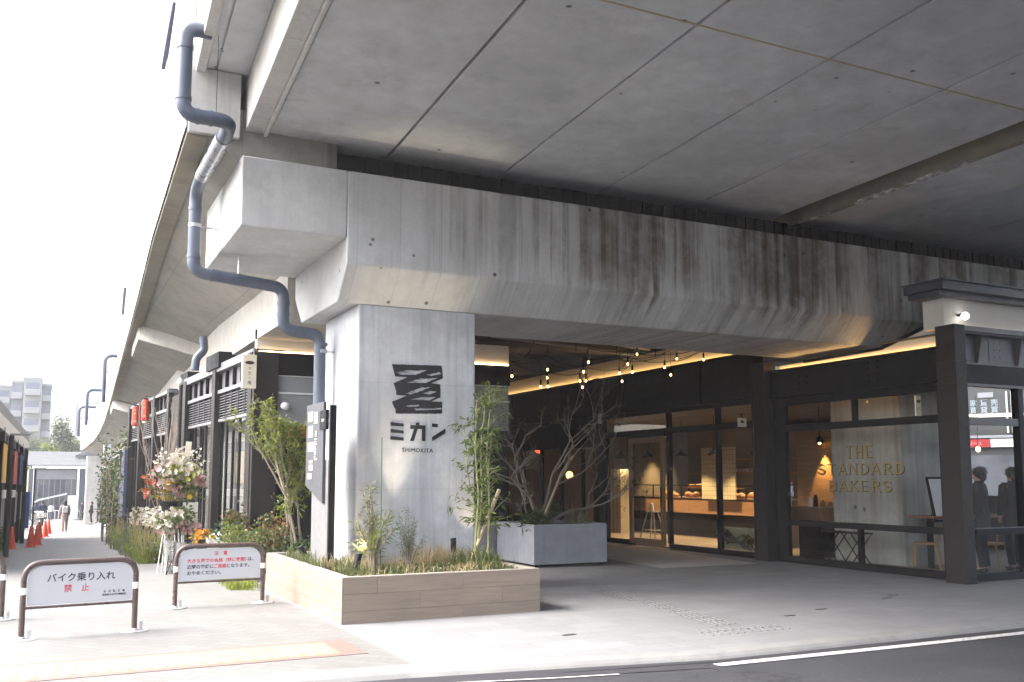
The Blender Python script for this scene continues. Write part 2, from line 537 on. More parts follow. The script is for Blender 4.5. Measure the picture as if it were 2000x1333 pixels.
for x in xs:
    for dy, z in prof: mb.v.append((x, ky(x)+dy, z))
for i in range(len(xs)-1):
    for k in range(4):
        mb.f.append((i*5+k, (i+1)*5+k, (i+1)*5+k+1, i*5+k+1))
struct('kerb', mb, M['kerb'])
def rsheet(name, x0, x1, a, b, z, mat):
    mb = MB(); xs = lin(x0, x1, 24)
    for x in xs:
        mb.v += [(x, a(x), z), (x, b(x), z)]
    for i in range(len(xs)-1):
        mb.f.append((2*i, 2*i+2, 2*i+3, 2*i+1))
    return struct(name, mb, mat)
rsheet('road', -60, 80, lambda x: -60, lambda x: ky(x)+.01, -.055, M['asphalt'])
rsheet('gutter_asphalt', 1.5, 60, lambda x: ky(x)-.16-.03*max(0, 4.6-abs(x-4.6)*2)*0, lambda x: ky(x)+.006, -.050, M['asphalt2'])
rsheet('gutter_asphalt_patch', 2.2, 5.5, lambda x: ky(x)-.33, lambda x: ky(x)-.159, -.0495, M['asphalt2'])
rsheet('road_marking', 5.62, 60, lambda x: ky(x)-.30, lambda x: ky(x)-.175, -.0465, M['paint'])
rsheet('road_marking', 2.0, 4.6, lambda x: ky(x)-.385, lambda x: ky(x)-.355, -.0455, M['paint'])

# tactile strip across the street mouth
t = NT('tactile_tile'); p = t.pos()
b = t.n('TexBrick', offset=0.0); t.put(b.inputs['Vector'], p)
b.inputs['Scale'].default_value = 1; b.inputs['Brick Width'].default_value = .30; b.inputs['Row Height'].default_value = .30
b.inputs['Mortar Size'].default_value = .004
b.inputs['Color1'].default_value = (.255,.22,.14,1); b.inputs['Color2'].default_value = (.265,.23,.155,1); b.inputs['Mortar'].default_value = (.3,.24,.16,1)
M['tact'] = t.fin(t.mix(t.ramp(t.noise(p, 5, 7), [(.4,0.0),(.8,.5)]), b.outputs[0], (.24,.215,.17)), .7)
M['tactb'] = pm('pinkish_border_tile', (.17,.12,.105), .75, 0, .1, 5)
mb = MB(); mb.box(-9, 8.95, .001, 2.62, 9.62, .006)
for i in range(78):
    x = 2.57-i*.15
    for dy in (0,):
        mb.box(x-.024, 8.99, .006, x+.024, 9.58, .0105)
struct('tactile_paving', mb, M['tact'])
mb = MB(); mb.box(-9, 8.85, .001, 2.62, 8.948, .005); mb.box(-9, 9.622, .001, 2.62, 9.72, .005); mb.box(2.622, 8.85, .001, 2.86, 9.72, .005)
struct('tactile_border', mb, M['tactb'])
# guide bars set in the passage floor
M['stud'] = pm('pale_guide_bar', (.20,.20,.21), .35, 0, .05, 4)
mb = MB()
for k in range(4):
    for i in range(13):
        y0 = 8.75+i*.28
        xx = 6.93+(y0-8.75)*.13+k*.085
        mb.obox((xx, y0+.13, .004), .022, .25, .008, -math.radians(7.4))
for i in range(11):
    for j in range(2):
        mb.obox((6.45+i*.105, 8.30+j*.2, .004), .02, .16, .008, -math.radians(7.4))
struct('tactile_guide_bars', mb, M['stud'])
M['mat'] = pm('entrance_mat_tile', (.42,.40,.37), .7, 0, .08, 6)
mb = MB(); mb.add([(10.35,14.7,.003),(12.6,14.65,.003),(13.1,19.8,.003),(10.8,19.8,.003)], [(0,1,2,3)])
struct('entrance_paving', mb, M['mat'])
# small iron lids in the paving
M['iron'] = pm('cast_iron', (.09,.09,.095), .6, .3, .2, 8)
mb = MB()
for x, y in ((5.1,8.95),(8.2,9.0),(8.95,9.25),(10.6,9.7),(10.95,9.9)):
    mb.obox((x, y, .002), .16, .05, .006, .1)
struct('drain_covers', mb, M['iron'])

# ---------------------------------------------------------------- viaduct: near span
deck = thing('viaduct_span', 'concrete railway span with long joints in its underside, crossing overhead', 'viaduct', (9, 4, 6.3))
T0, T1 = -6.0, 14.1
def ns(s, t, z): return (s+.056*(t-13.0), t, z)
def nbox(mb, s0, s1, z0, z1, t0=T0, t1=T1):
    return mb.hexa([ns(s0,t0,z0),ns(s1,t0,z0),ns(s1,t1,z0),ns(s0,t1,z0),ns(s0,t0,z1),ns(s1,t0,z1),ns(s1,t1,z1),ns(s0,t1,z1)])
J = [2.56, 4.32, 6.16, 7.98, 9.84, 11.62]
for a, b_ in zip(J, J[1:]):
    build('soffit_panel', nbox(MB(), a+.02, b_-.02, 6.30, 7.0), M['conc_soffit'], deck, bevel=.012)
J2 = [12.16, 14.0, 15.84, 17.68, 19.5]
for a, b_ in zip(J2, J2[1:]):
    build('soffit_panel', nbox(MB(), a+.02, b_-.02, 6.30, 7.0), M['conc_soffit'], deck, bevel=.012)
mb = MB(); nbox(mb, 11.63, 12.15, 6.62, 7.0); nbox(mb, 12.02, 12.15, 6.22, 6.62, T0, 14.0); nbox(mb, 11.63, 11.72, 6.40, 6.62, 11.0, 14.0)
build('joint_channel', mb, M['conc_lip'], deck)
t = NT('lime_deposit'); p = t.pos()
k = t.ramp(t.noise(p, 6, 8, .7), [(.42,0.0),(.62,1.0)])
M['lime'] = t.fin(t.mix(k, (.22,.22,.21), (.72,.72,.70)), .85)
mb = MB()
for i in range(26):
    tt = 9.1+i*.085 + R.uniform(-.03,.03); w = R.uniform(.05,.13)
    mb.obox(ns(12.06+R.uniform(-.03,.03), tt, 6.2155), w, .10, .012+R.uniform(0,.03))
for i in range(10):
    tt = 11.9+i*.08
    mb.obox(ns(12.06+R.uniform(-.03,.03), tt, 6.2155), R.uniform(.03,.08), .07, .012)
build('lime_crust', mb, M['lime'], deck)
build('edge_girder', nbox(nbox(MB(), 2.26, 2.50, 6.27, 7.0), 2.50, 2.555, 6.235, 7.0), M['conc_white'], deck, bevel=.015)
mb = MB(); nbox(mb, 1.86, 2.258, 7.0, 7.25); nbox(mb, 1.721, 1.83, 7.0, 7.25)
nbox(mb, 1.83, 1.86, 7.03, 7.25); build('overhang_slab', mb, M['conc_soffit'], deck)
mb = MB(); nbox(mb, 1.59, 1.72, 6.93, 8.9); build('parapet', mb, M['conc_white'], deck, bevel=.02)
nbt = MB(); nbox(nbt, 1.69, 19.5, 7.26, 7.7); build('track_slab', nbt, M['conc_soffit'], deck)
mb = MB(); nbox(mb, 19.5, 19.7, 6.3, 8.9); build('parapet', mb, M['conc_white'], deck)
for i in range(9):
    pass
mb = MB().box(4.4, 7.50, 6.2945, 16, 7.525, 6.2995)
build('chalk_line', mb, pm('ochre_line', (.40,.34,.24), .9), deck)
# toothed black band under the end of the span, on the pier top
mb = MB(); mb.box(2.6, 13.0, 5.855, 20, 13.03, 6.297)
for k in range(150):
    x = 2.7+k*.11
    mb.box(x, 12.95+(k % 2)*.02, 5.86, x+.105, 12.97+(k % 2)*.02, 6.296)
build('bearing_gap_band', mb, M['matt_dark'], deck)
mb = MB()
for i in range(9):
    x = 3.4+i*1.83; mb.box(x-.3, 13.5, 5.852, x+.3, 14.0, 6.298)
build('bearing', mb, M['matt_dark'], deck)

# ---------------------------------------------------------------- pier: crossbeam and columns
pier = thing('viaduct_pier', 'stained concrete crossbeam on square columns, black emblem painted on its near column', 'pier', (4.8, 13.6, 0))
prof = [(12.3,5.85),(12.3,4.55),(12.75,4.10),(14.78,4.10),(15.24,4.55),(15.24,5.85)]
build('crossbeam', MB().prism(prof, 'x', 3.58, 21.0), M['beam'], pier, bevel=.02)
build('beam_end', MB().box(2.16, 12.302, 4.91, 3.579, 15.24, 5.85), concrete('beam_end_concrete', (.54,.545,.545), var=.1, streak=.2, warm=.12), pier, bevel=.02)
build('column', MB().box(3.9, 12.752, -.1, 5.7, 14.5, 4.10), M['conc_col'], pier, bevel=.025)
build('column', MB().box(14.45, 12.752, -.1, 16.25, 14.5, 4.10), concrete('inner_column_concrete', (.50,.50,.49), var=.3, streak=.5, stain=.45, holes=1.3, warm=.3), pier, bevel=.02)

# painted emblem and lettering on the column face
t = NT('brushed_black_paint'); p = t.pos()
M['ink'] = pm('black_paint', (.012,.012,.018), .7, 0, .3, 12)
S1 = [(4.399,3.266),(5.161,3.283),(5.182,3.099),(5.0,3.02),(5.142,3.008),(5.146,2.82),(5.002,2.756),(5.172,2.756),(5.173,2.584),(4.466,2.563),(4.459,2.633),(4.44,2.65),(4.407,2.729),(4.626,2.824),(4.468,2.827),(4.467,2.886),(4.43,2.994),(4.635,3.09),(4.452,3.091)]
GAPS = [[(4.464,3.152),(4.621,3.188),(4.942,3.208),(4.769,3.132),(4.549,3.121)],[(4.623,3.009),(4.819,3.076),(5.1,3.101),(4.919,3.02)],[(4.613,2.858),(4.87,2.961),(4.994,2.961),(4.821,2.889),(4.674,2.843)],[(4.675,2.768),(4.859,2.815),(5.083,2.824),(4.971,2.767),(4.822,2.771)],[(4.75,2.643),(5.16,2.668),(5.16,2.645),(4.763,2.618)],[(4.918,3.139),(5.13,3.185),(5.156,3.16),(4.993,3.125)],[(4.627,2.685),(4.823,2.703),(4.799,2.674),(4.64,2.665)],[(4.871,2.868),(4.995,2.908),(5.09,2.901),(4.97,2.854)]]
def cuts(poly, z):
    xs = []
    for (x0, z0), (x1, z1) in zip(poly, poly[1:]+poly[:1]):
        if (z0 <= z) != (z1 <= z): xs.append(x0+(x1-x0)*(z-z0)/(z1-z0))
    xs.sort()
    return list(zip(xs[::2], xs[1::2]))
emb = MB(); z = 2.566; dz = .0038
while z < 3.282:      # dry-brush hatching: one hair of paint per row, broken where the brush ran dry
    iv = cuts(S1, z+.0001)
    for g in GAPS:
        for ga, gb in cuts(g, z+.0001):
            if R.random() < .22: ga += (gb-ga)*R.uniform(.3,.8)
            ga += R.uniform(-.012,.012); gb += R.uniform(-.012,.012)
            nv = []
            for a, b_ in iv:
                if gb <= a or ga >= b_: nv.append((a, b_)); continue
                if ga > a: nv.append((a, ga))
                if gb < b_: nv.append((gb, b_))
            iv = nv
    for a, b_ in iv:
        a += R.uniform(-.004,.004); b_ += R.uniform(-.004,.004)
        if b_-a > .006: emb.hexa([(a,12.7465,z),(b_,12.7465,z),(b_,12.7512,z),(a,12.7512,z),(a,12.7465,z+dz),(b_,12.7465,z+dz),(b_,12.7512,z+dz),(a,12.7512,z+dz)])
    z += dz+.00002
build('painted_emblem', emb, M['ink'], pier)
def flatpoly(mb, poly, y0=12.745, y1=12.7515):
    m = len(poly); o = len(mb.v)
    mb.v += [(x, y0, z) for x, z in poly]+[(x, y1, z) for x, z in poly]
    mb.f.append(tuple(range(o, o+m)))
    for i in range(m):
        j = (i+1) % m
        mb.f.append((o+i, o+j, o+m+j, o+m+i))
lt = MB()
for g in ([(4.389,2.443),(4.588,2.425),(4.585,2.383),(4.39,2.392)],[(4.391,2.346),(4.589,2.325),(4.586,2.282),(4.391,2.295)],[(4.392,2.246),(4.591,2.227),(4.588,2.184),(4.39,2.196)],
          [(4.771,2.447),(4.826,2.449),(4.82,2.408),(4.767,2.407)],[(4.686,2.408),(4.917,2.4085),(4.917,2.355),(4.686,2.353)],[(4.8625,2.3548),(4.917,2.3549),(4.917,2.184),(4.863,2.184)],[(4.747,2.3528),(4.797,2.3528),(4.743,2.182),(4.686,2.181)],
          [(5.018,2.44),(5.109,2.433),(5.106,2.386),(5.018,2.39)],[(5.225,2.371),(5.223,2.301),(5.024,2.189),(5.02,2.244)]):
    flatpoly(lt, g)
s = text_mb('SHIMOKITA', .082, (4.803, 12.7505, 2.022), (1,0,0), (0,0,1), bold=0, depth=.003, spacing=1.13)
lt.add(s.v, s.f)
build('painted_lettering', lt, M['ink'], pier)

# ---------------------------------------------------------------- viaduct: spans beyond the pier
far = thing('viaduct_span', 'long concrete viaduct with white parapet curving away above the shops', 'viaduct', (2.5, 30, 5))
OUT = [(1.49,12.54,6.1),(1.63,17.98,5.95),(1.79,21.93,5.84),(2.02,27.96,5.67),(2.36,37.54,5.40),(2.79,49.25,5.07),(3.07,58.27,4.82),(3.25,66.34,4.60),(3.31,75.17,4.35),(3.15,82.27,4.15),(2.92,88.32,3.98)]
ROOT = [(3.5,12.6,5.0),(3.5,18,5.02),(3.5,22,5.08),(3.6,28,5.02),(3.85,37.6,4.83),(4.3,49.3,4.6),(4.6,58.4,4.4),(4.8,66.5,4.2),(4.9,75.5,3.95),(4.75,83,3.75),(4.5,89.2,3.6)]
def sweep(mb, rows, close=False):
    n = len(rows[0]); o = len(mb.v)
    for r in rows: mb.v += r
    for i in range(len(rows)-1):
        for k in range(n-1):
            mb.f.append((o+i*n+k, o+i*n+k+1, o+(i+1)*n+k+1, o+(i+1)*n+k))
    mb.f.append(tuple(o+k for k in range(n-1))); e = o+(len(rows)-1)*n
    mb.f.append(tuple(e+k for k in reversed(range(n-1))))
    return mb
rows = []; rl = []; rp = []; rg = []
for (x, y, z), (X, Y, Z) in zip(OUT, ROOT):
    rows.append([(x+.26,y,z+.02),(X,Y,Z),(X,Y,z+.45),(x+.26,y,z+.45),(x+.26,y,z+.02)])
    rl.append([(x,y,z),(x+.259,y,z-.02),(x+.259,y,z+.4),(x,y,z+.4),(x,y,z)])
    rp.append([(x-.03,y,z+.05),(x+.16,y,z+.401),(x+.16,y,z+(3.4 if y < 45 else 2.4 if y < 55 else 2.1)),(x-.03,y,z+(3.4 if y < 45 else 2.4 if y < 55 else 2.1)),(x-.03,y,z+.05)])
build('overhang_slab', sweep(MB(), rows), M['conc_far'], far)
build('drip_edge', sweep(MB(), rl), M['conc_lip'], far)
build('parapet', sweep(MB(), rp), M['conc_white'], far)
for (X, Y, Z) in ROOT[1:]:
    b_ = 4.22-.02*max(0, Y-24)
    rg.append([(X-.04,Y,b_),(X+1.2,Y,b_),(X+1.2,Y,Z+.5),(X-.04,Y,Z+.5),(X-.04,Y,b_)])
rg.insert(0, [(3.46,15.25,4.21),(4.7,15.25,4.21),(4.7,15.25,5.5),(3.46,15.25,5.5),(3.46,15.25,4.21)])
build('edge_girder', sweep(MB(), rg), concrete('girder_concrete', (.42,.41,.38), var=.12, streak=.35, warm=.3), far)
mb = MB(); mb.hexa([(2.15,26.9,5.35),(3.5,25.2,4.75),(3.6,28.6,4.7),(2.26,30.2,5.25),(2.15,26.9,5.75),(3.5,25.2,5.2),(3.6,28.6,5.2),(2.26,30.2,5.7)])
build('cross_rib', mb, M['conc_far'], far, bevel=.02); mb = MB(); mb.hexa([(2.75,46.2,4.8),(4.0,44.4,4.3),(4.1,48,4.25),(2.85,49.6,4.7),(2.75,46.2,5.2),(4.0,44.4,4.75),(4.1,48,4.7),(2.85,49.6,5.1)])
build('cross_rib', mb, M['conc_far'], far, bevel=.02)
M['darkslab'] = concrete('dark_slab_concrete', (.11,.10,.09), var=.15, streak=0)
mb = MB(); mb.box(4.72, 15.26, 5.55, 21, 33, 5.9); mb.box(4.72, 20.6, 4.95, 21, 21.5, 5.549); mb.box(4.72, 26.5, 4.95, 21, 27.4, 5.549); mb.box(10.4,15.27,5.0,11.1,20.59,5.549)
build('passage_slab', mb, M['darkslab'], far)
build('end_wall', MB().box(1.50,12.44,6.12,2.14,12.532,6.985), M['conc_white'], far)
pier2 = thing('viaduct_pier', 'pale far pier where the viaduct curves away at the end of the street', 'pier', (3.9, 84, gz(2, 84)))
build('column', MB().box(3.25, 83, gz(2,84)-.3, 4.35, 84.6, 3.45), M['conc_white'], pier2)
# wedge-shaped end plates standing on the parapet's outer face
gp_ = 'wedge plates on the far parapet'
single('parapet_plate', MB().prism([(14.65,8.89),(15.3,9.16),(16.1,8.40)], 'x', 1.47, 1.535), pm('slate_blue_plate', (.07,.08,.15), .5), 'dark blue wedge plate on the parapet face at the top left', 'plate', (1.5,15.3,8.4), gp_)
single('parapet_plate', MB().prism([(30.2,7.34),(30.6,7.45),(30.75,6.6)], 'x', 1.96, 2.04), M['grey_steel'], 'small grey wedge plate farther along the same white parapet', 'plate', (2.0,30.5,6.6), gp_)
# ---------------------------------------------------------------- foliage helpers
def rv(): 
    while True:
        v = Vector((R.uniform(-1,1), R.uniform(-1,1), R.uniform(-1,1)))
        if .05 < v.length < 1: return v.normalized()
def leaf(mb, p, d, L, w, droop=.2):
    d = d.normalized()
    s = d.cross(rv())
    if s.length < 1e-3: s = Vector((1,0,0))
    s.normalize()
    n = d.cross(s)
    m = p + d*L*.45 - Vector((0,0,droop*L*.12))
    t = p + d*L - Vector((0,0,droop*L*.5))
    o = len(mb.v)
    mb.v += [tuple(p), tuple(m+s*w*.5+n*w*.12), tuple(t), tuple(m-s*w*.5+n*w*.12)]
    mb.f.append((o, o+1, o+2, o+3))
def spray(mb, p, d, n, L, w, spread=.8, droop=.4, step=.03):
    for i in range(n):
        q = p + d*step*i
        leaf(mb, q, (d*.5+rv()*spread), L*R.uniform(.6,1.2), w*R.uniform(.7,1.2), droop)
def cloud(mb, c, rx, ry, rz, n, L, w, droop=.3, hollow=.35, up=.2):
    c = Vector(c)
    # a handful of lobes so the outline stays uneven
    lobes = [(rv(), R.uniform(.35,.7)) for _ in range(9)]
    for i in range(n):
        lb, rr = R.choice(lobes)
        v = lb*R.uniform(.3,.75) + rv()*rr*R.uniform(hollow,1)**.5
        p = c + Vector((v.x*rx, v.y*ry, v.z*rz))
        leaf(mb, p, v*.6+rv()+Vector((0,0,up)), L*R.uniform(.6,1.3), w*R.uniform(.7,1.3), droop)
def blades(mb, c, n, rx, ry, h, w=.008, lean=.35):
    for i in range(n):
        b = Vector((c[0]+R.uniform(-rx,rx), c[1]+R.uniform(-ry,ry), c[2]))
        hh = h*R.uniform(.5,1.15); a = R.uniform(0, 6.283); l = lean*R.uniform(.2,1.3)*hh
        dx, dy = math.cos(a), math.sin(a)
        s = Vector((-dy, dx, 0))*w
        p1 = b+Vector((dx*l*.3, dy*l*.3, hh*.6)); p2 = b+Vector((dx*l, dy*l, hh*(1-.3*R.random()*lean)))
        o = len(mb.v)
        mb.v += [tuple(b-s*.5), tuple(b+s*.5), tuple(p1+s*.4), tuple(p1-s*.4), tuple(p2)]
        mb.f += [(o,o+1,o+2,o+3), (o+3,o+2,o+4)]
def limb(mb, p, d, L, r, depth, tips, wob=.25, kids=2, spread=.6, up=.15, n=5, ratio=.72):
    pts = [p.copy()]; rs = [r]
    q = p.copy(); dd = d.normalized()
    k = 4
    for i in range(k):
        dd = (dd + rv()*wob*.5 + Vector((0,0,up*.3))).normalized()
        q = q + dd*L/k
        pts.append(q.copy()); rs.append(r*(1-.4*(i+1)/k))
        if depth <= 1: tips.append((q.copy(), dd.copy()))
    mb.tube(pts, rs, n)
    if depth > 0:
        for j in range(kids + (1 if R.random() < .35 else 0)):
            nd = (dd + rv()*spread + Vector((0,0,up))).normalized()
            limb(mb, pts[-1 if j < 2 else -2], nd, L*ratio*R.uniform(.75,1.15), r*.60, depth-1, tips, wob, kids, spread, up, n, ratio)
    else:
        tips.append((q.copy(), dd.copy()))

M['leaf_b'] = leafmat('bamboo_leaf', (.085,.125,.032), .35)
M['leaf_y'] = leafmat('yellow_green_leaf', (.17,.21,.035), .35, .45)
M['leaf_d'] = leafmat('dark_green_leaf', (.04,.07,.025), .4)
M['leaf_g'] = leafmat('grey_green_leaf', (.13,.15,.095), .3)
M['leaf_m'] = leafmat('mid_green_leaf', (.095,.12,.045), .4)
M['leaf_r'] = leafmat('russet_leaf', (.16,.09,.035), .4)
M['straw'] = leafmat('straw_grass', (.36,.30,.19), .2)
M['culm'] = pm('green_culm', (.26,.27,.12), .5, 0, .2, 10)
M['bark'] = pm('pale_bark', (.30,.25,.20), .8, 0, .25, 14, bump=.3)
M['bark_d'] = pm('grey_brown_bark', (.17,.145,.125), .85, 0, .25, 14, bump=.3)
M['stake'] = pm('peeled_stake', (.42,.33,.21), .7, 0, .15, 6)

def V3(*a): return Vector(a)
def fillet(pts, r, n=6):
    pts = [Vector(p) for p in pts]; out = [pts[0]]
    for a, b, c_ in zip(pts, pts[1:], pts[2:]):
        u = (a-b); v = (c_-b)
        k = min(r, u.length*.49, v.length*.49)
        p0 = b+u.normalized()*k; p1 = b+v.normalized()*k
        for i in range(n+1):
            s = i/n
            out.append(p0*(1-s)**2 + b*2*s*(1-s) + p1*s**2)
    out.append(pts[-1])
    return out

# ---------------------------------------------------------------- timber-tiled planter round the column
pl = thing('planter_box', 'long low planter faced with pale timber boards round the concrete column', 'planter', (3.13, 10.69, 0))
M['plank'] = woodmat('pale_timber_tile', (.245,.198,.16), 0, .2, .6)
M['planky'] = woodmat('pale_timber_tile_side', (.245,.198,.16), 1, .2, .6)
fr = MB(); sd_ = MB()
rows_ = [(-.06,.135),(.138,.332),(.335,.522)]
offs = [.42,.95,.42]
for (z0, z1), o in zip(rows_, offs):
    x = 3.145
    xs = [3.145]; k = 3.13+o
    while k < 5.66: xs.append(k); k += 1.08
    xs.append(5.68)
    for a, b_ in zip(xs, xs[1:]): fr.box(a+.0015, 10.69, z0, b_-.0015, 10.705, z1)
    ys = [10.69]; k = 10.69+(o*.8)
    while k < 14.7: ys.append(k); k += 1.08
    ys.append(14.75)
    for a, b_ in zip(ys, ys[1:]): sd_.box(3.13, a+.0015, z0-(.06 if z0 < 0 else 0), 3.1445, b_-.0015, z1)
build('front_boards', fr, M['plank'], pl)
build('side_boards', sd_, M['planky'], pl)
mb = MB(); mb.box(3.146, 10.706, -.12, 5.68, 10.80, .526); mb.box(3.146, 10.801, -.12, 3.24, 14.75, .526); mb.box(5.585, 10.801, -.12, 5.68, 14.75, .526); mb.box(3.241, 14.66, -.12, 5.584, 14.75, .526)
build('rim', mb, pm('pale_rim_tile', (.29,.265,.235), .6, 0, .1, 4), pl)
mb = MB()
nx, ny = 24, 36
for j in range(ny+1):
    for i in range(nx+1):
        mb.v.append((3.241+2.343*i/nx, 10.802+3.857*j/ny, .46+R.uniform(-.015,.03)))
for j in range(ny):
    for i in range(nx):
        a = j*(nx+1)+i; mb.f.append((a, a+1, a+nx+2, a+nx+1))
build('soil', mb, M['soil'], pl)

# planting in it
def grassbed(name, mb, mat, label, org):
    o = build(name, mb, mat, None, org=org); o['kind'] = 'stuff'; o['label'] = label; o['category'] = 'grass'
    return o
mb = MB()
for c_, n, h in (((4.75,12.3,.47),380,.32),((5.2,12.35,.47),300,.28),((4.45,12.2,.47),150,.22),((3.75,11.75,.47),170,.28),((3.6,12.3,.47),200,.25)):
    blades(mb, c_, n, .28, .22, h, .006, .5)
for i in range(24):
    blades(mb, (R.uniform(3.35,5.5), R.uniform(10.9,11.9), .47), 16, .12, .1, R.uniform(.08,.2), .007, 1.1)
grassbed('dry_grass', mb, M['straw'], 'straw coloured dry grass along the foot of the concrete column', (4.7,12.3,.47))
mb = MB()
for i in range(17):
    c_ = (R.uniform(3.3,5.5), R.uniform(10.88,11.6), .47); blades(mb, c_, 15, .13, .1, R.uniform(.06,.22), .012, 1.1)
for i in range(26):
    c_ = (R.uniform(3.28,3.6), R.uniform(11.2,14.5), .47); blades(mb, c_, 18, .1, .12, R.uniform(.12,.26), .012, .8)
for i in range(14):
    c_ = (R.uniform(5.05,5.5), R.uniform(11.3,12.2), .47); blades(mb, c_, 26, .14, .1, R.uniform(.18,.32), .013, .9)
for i in range(500):
    leaf(mb, V3(R.uniform(3.3,5.5), R.uniform(10.85,12.3), .47+R.uniform(0,.06)), rv()+V3(0,0,.5), .06, .035)
grassbed('ground_cover', mb, M['leaf_m'], 'low green ground cover along the front edge of the planter', (4.4,11.2,.47))

# tall bamboo-like shrub at the planter's right corner
pb = thing('tall_shrub', 'tall leafy shrub with slender pale stems at the planter corner right of the column', 'shrub', (5.45,11.9,.47))
st = MB(); lf = MB()
for x, y, h, lx in ((5.33,11.85,2.25,-.02),(5.40,11.95,2.45,.10),(5.52,11.9,2.5,.0),(5.56,12.0,2.35,.08),(5.42,12.05,1.9,-.22)):
    pts = [V3(x + lx*(i/7)**1.5 + .02*math.sin(i*1.3+x*9), y+.02*math.sin(i*2+x), .47+h*i/7) for i in range(8)]
    st.tube(pts, [.017-.0016*i for i in range(8)], 6)
    for k in range(34):
        u = R.uniform(.18,1); i = min(6, int(u*7)); q = pts[i].lerp(pts[i+1], u*7-i)
        d = V3(R.uniform(-1,1), R.uniform(-1,.7), R.uniform(.1,.8)).normalized()
        l = R.uniform(.1,.42)*(1.15-u*.55)
        e = q+d*l
        st.tube([q, q.lerp(e,.5)+V3(0,0,.02), e], [.005,.004,.002], 4, False)
        spray(lf, q.lerp(e,.55), d, R.randint(5,11), .105, .024, .75, .7, l*.07)
build('stem', st, M['culm'], pb); build('leaves', lf, M['leaf_b'], pb)
mb = MB().tube([(5.20,11.85,.45),(5.52,12.02,.98),(5.83,12.2,1.49)], .027, 10)
single('support_stake', mb, M['stake'], 'thick peeled pole slanting through the tall shrub beside the column', 'stake', (5.2,11.85,.45), smooth=True)

# silvery needle-leaved shrub in front of the column
pb = thing('needle_shrub', 'upright grey green needle-leaved shrub at the column\'s left front corner', 'shrub', (3.78,11.6,.47))
st = MB(); lf = MB(); ly = MB()
for i in range(26):
    a = R.uniform(0,6.28); l = R.uniform(0,.34); h = R.uniform(.45,1.22)*(1-.35*l/.34)
    b0 = V3(3.78+R.uniform(-.06,.06), 11.62+R.uniform(-.06,.06), .46)
    e = V3(3.78+math.cos(a)*l, 11.62+math.sin(a)*l, .46+h)
    m_ = b0.lerp(e,.5)+V3(-math.cos(a)*.04, -math.sin(a)*.04, .05)
    st.tube([b0, m_, e], [.009,.007,.003], 5, False)
    for k in range(int(20+h*34)):
        u = R.uniform(.3,1); q = b0.lerp(m_, u*2) if u < .5 else m_.lerp(e, u*2-1)
        d = (e-m_).normalized()*.7+rv()*.8
        leaf(ly if i % 6 == 0 else lf, q, d, R.uniform(.07,.14), .012, .2)
build('stem', st, M['bark'], pb); build('leaves', lf, M['leaf_g'], pb); build('young_leaves', ly, M['leaf_y'], pb)
mb = MB().tube([(3.92,11.7,.45),(3.915,11.7,2.18)], .008, 6)
single('plant_support', mb, pm('green_cane', (.05,.13,.06), .5), 'thin green cane standing in the needle-leaved shrub before the column', 'cane', (3.92,11.7,.45))
pb = thing('feathery_shrub', 'small feathery dark green shrub before the middle of the column', 'shrub', (4.32,11.75,.47))
st = MB(); lf = MB()
for i in range(16):
    a = R.uniform(0,6.28); l = R.uniform(.02,.24); h = R.uniform(.35,.86)
    b0 = V3(4.32, 11.75, .46); e = V3(4.32+math.cos(a)*l, 11.75+math.sin(a)*l, .46+h)
    st.tube([b0, b0.lerp(e,.5)+V3(0,0,.08), e], [.009,.006,.002], 5, False)
    for k in range(46):
        u = R.uniform(.35,1); q = b0.lerp(e,u)+V3(0,0,.06*(1-u))
        leaf(lf, q, (e-b0).normalized()*.5+rv(), R.uniform(.05,.09), .008, .2)
build('stem', st, M['bark_d'], pb); build('leaves', lf, leafmat('feathery_leaf', (.075,.105,.055), .3), pb)

# garden spotlights
M['lens'] = pm('lamp_lens', (.5,.5,.45), .15)
def spot(loc, tilt, label):
    t_ = thing('garden_spotlight', label, 'spotlight', loc, 'spotlights in the timber planter')
    x, y, z = loc
    d = V3(tilt[0], tilt[1], 1).normalized()
    c0 = V3(x, y, z+.10)
    build('housing', MB().tube([c0-d*.02, c0+d*.17, c0+d*.175], [.04,.042,.036], 14), M['black'], t_, smooth=True)
    build('lens', MB().tube([c0+d*.1751, c0+d*.178], .034, 14), M['lens'], t_)
    build('stake', MB().tube([(x,y,z-.03),(x,y,z+.11)], .012, 6), M['black'], t_)
def uplight(loc, tgt, e, size=60, col=(1,.78,.5)):
    lp = bpy.data.lights.new('spotlight_beam', 'SPOT'); lp.energy = e; lp.color = col; lp.spot_size = math.radians(size); lp.spot_blend = .8; lp.shadow_soft_size = .03
    lo = bpy.data.objects.new('spotlight_beam', lp); COL.objects.link(lo); lo.location = loc
    lo.rotation_euler = (Vector(tgt)-Vector(loc)).to_track_quat('-Z', 'Y').to_euler()
uplight((3.58,11.47,.76), (3.95,12.6,1.3), 14); uplight((5.2,12.36,.86), (5.35,12.74,1.6), 0.1); uplight((3.36,13.52,.62), (3.85,13.2,1.6), 12)
uplight((5.72,12.2,.62), (5.6,12.9,1.5), 5, 50)
uplight((4.4,12.45,.6), (4.6,12.62,4.3), 62, 36, (1,.84,.6))
spot((3.52,11.45,.46), (.28,.1), 'black garden spotlight tilted right near the planter\'s front left corner')
spot((5.2,12.35,.55), (0,.1), 'upright black spotlight in dry grass at the column foot')
spot((3.42,13.5,.44), (-.55,.2), 'black spotlight lying low in front of the information board')

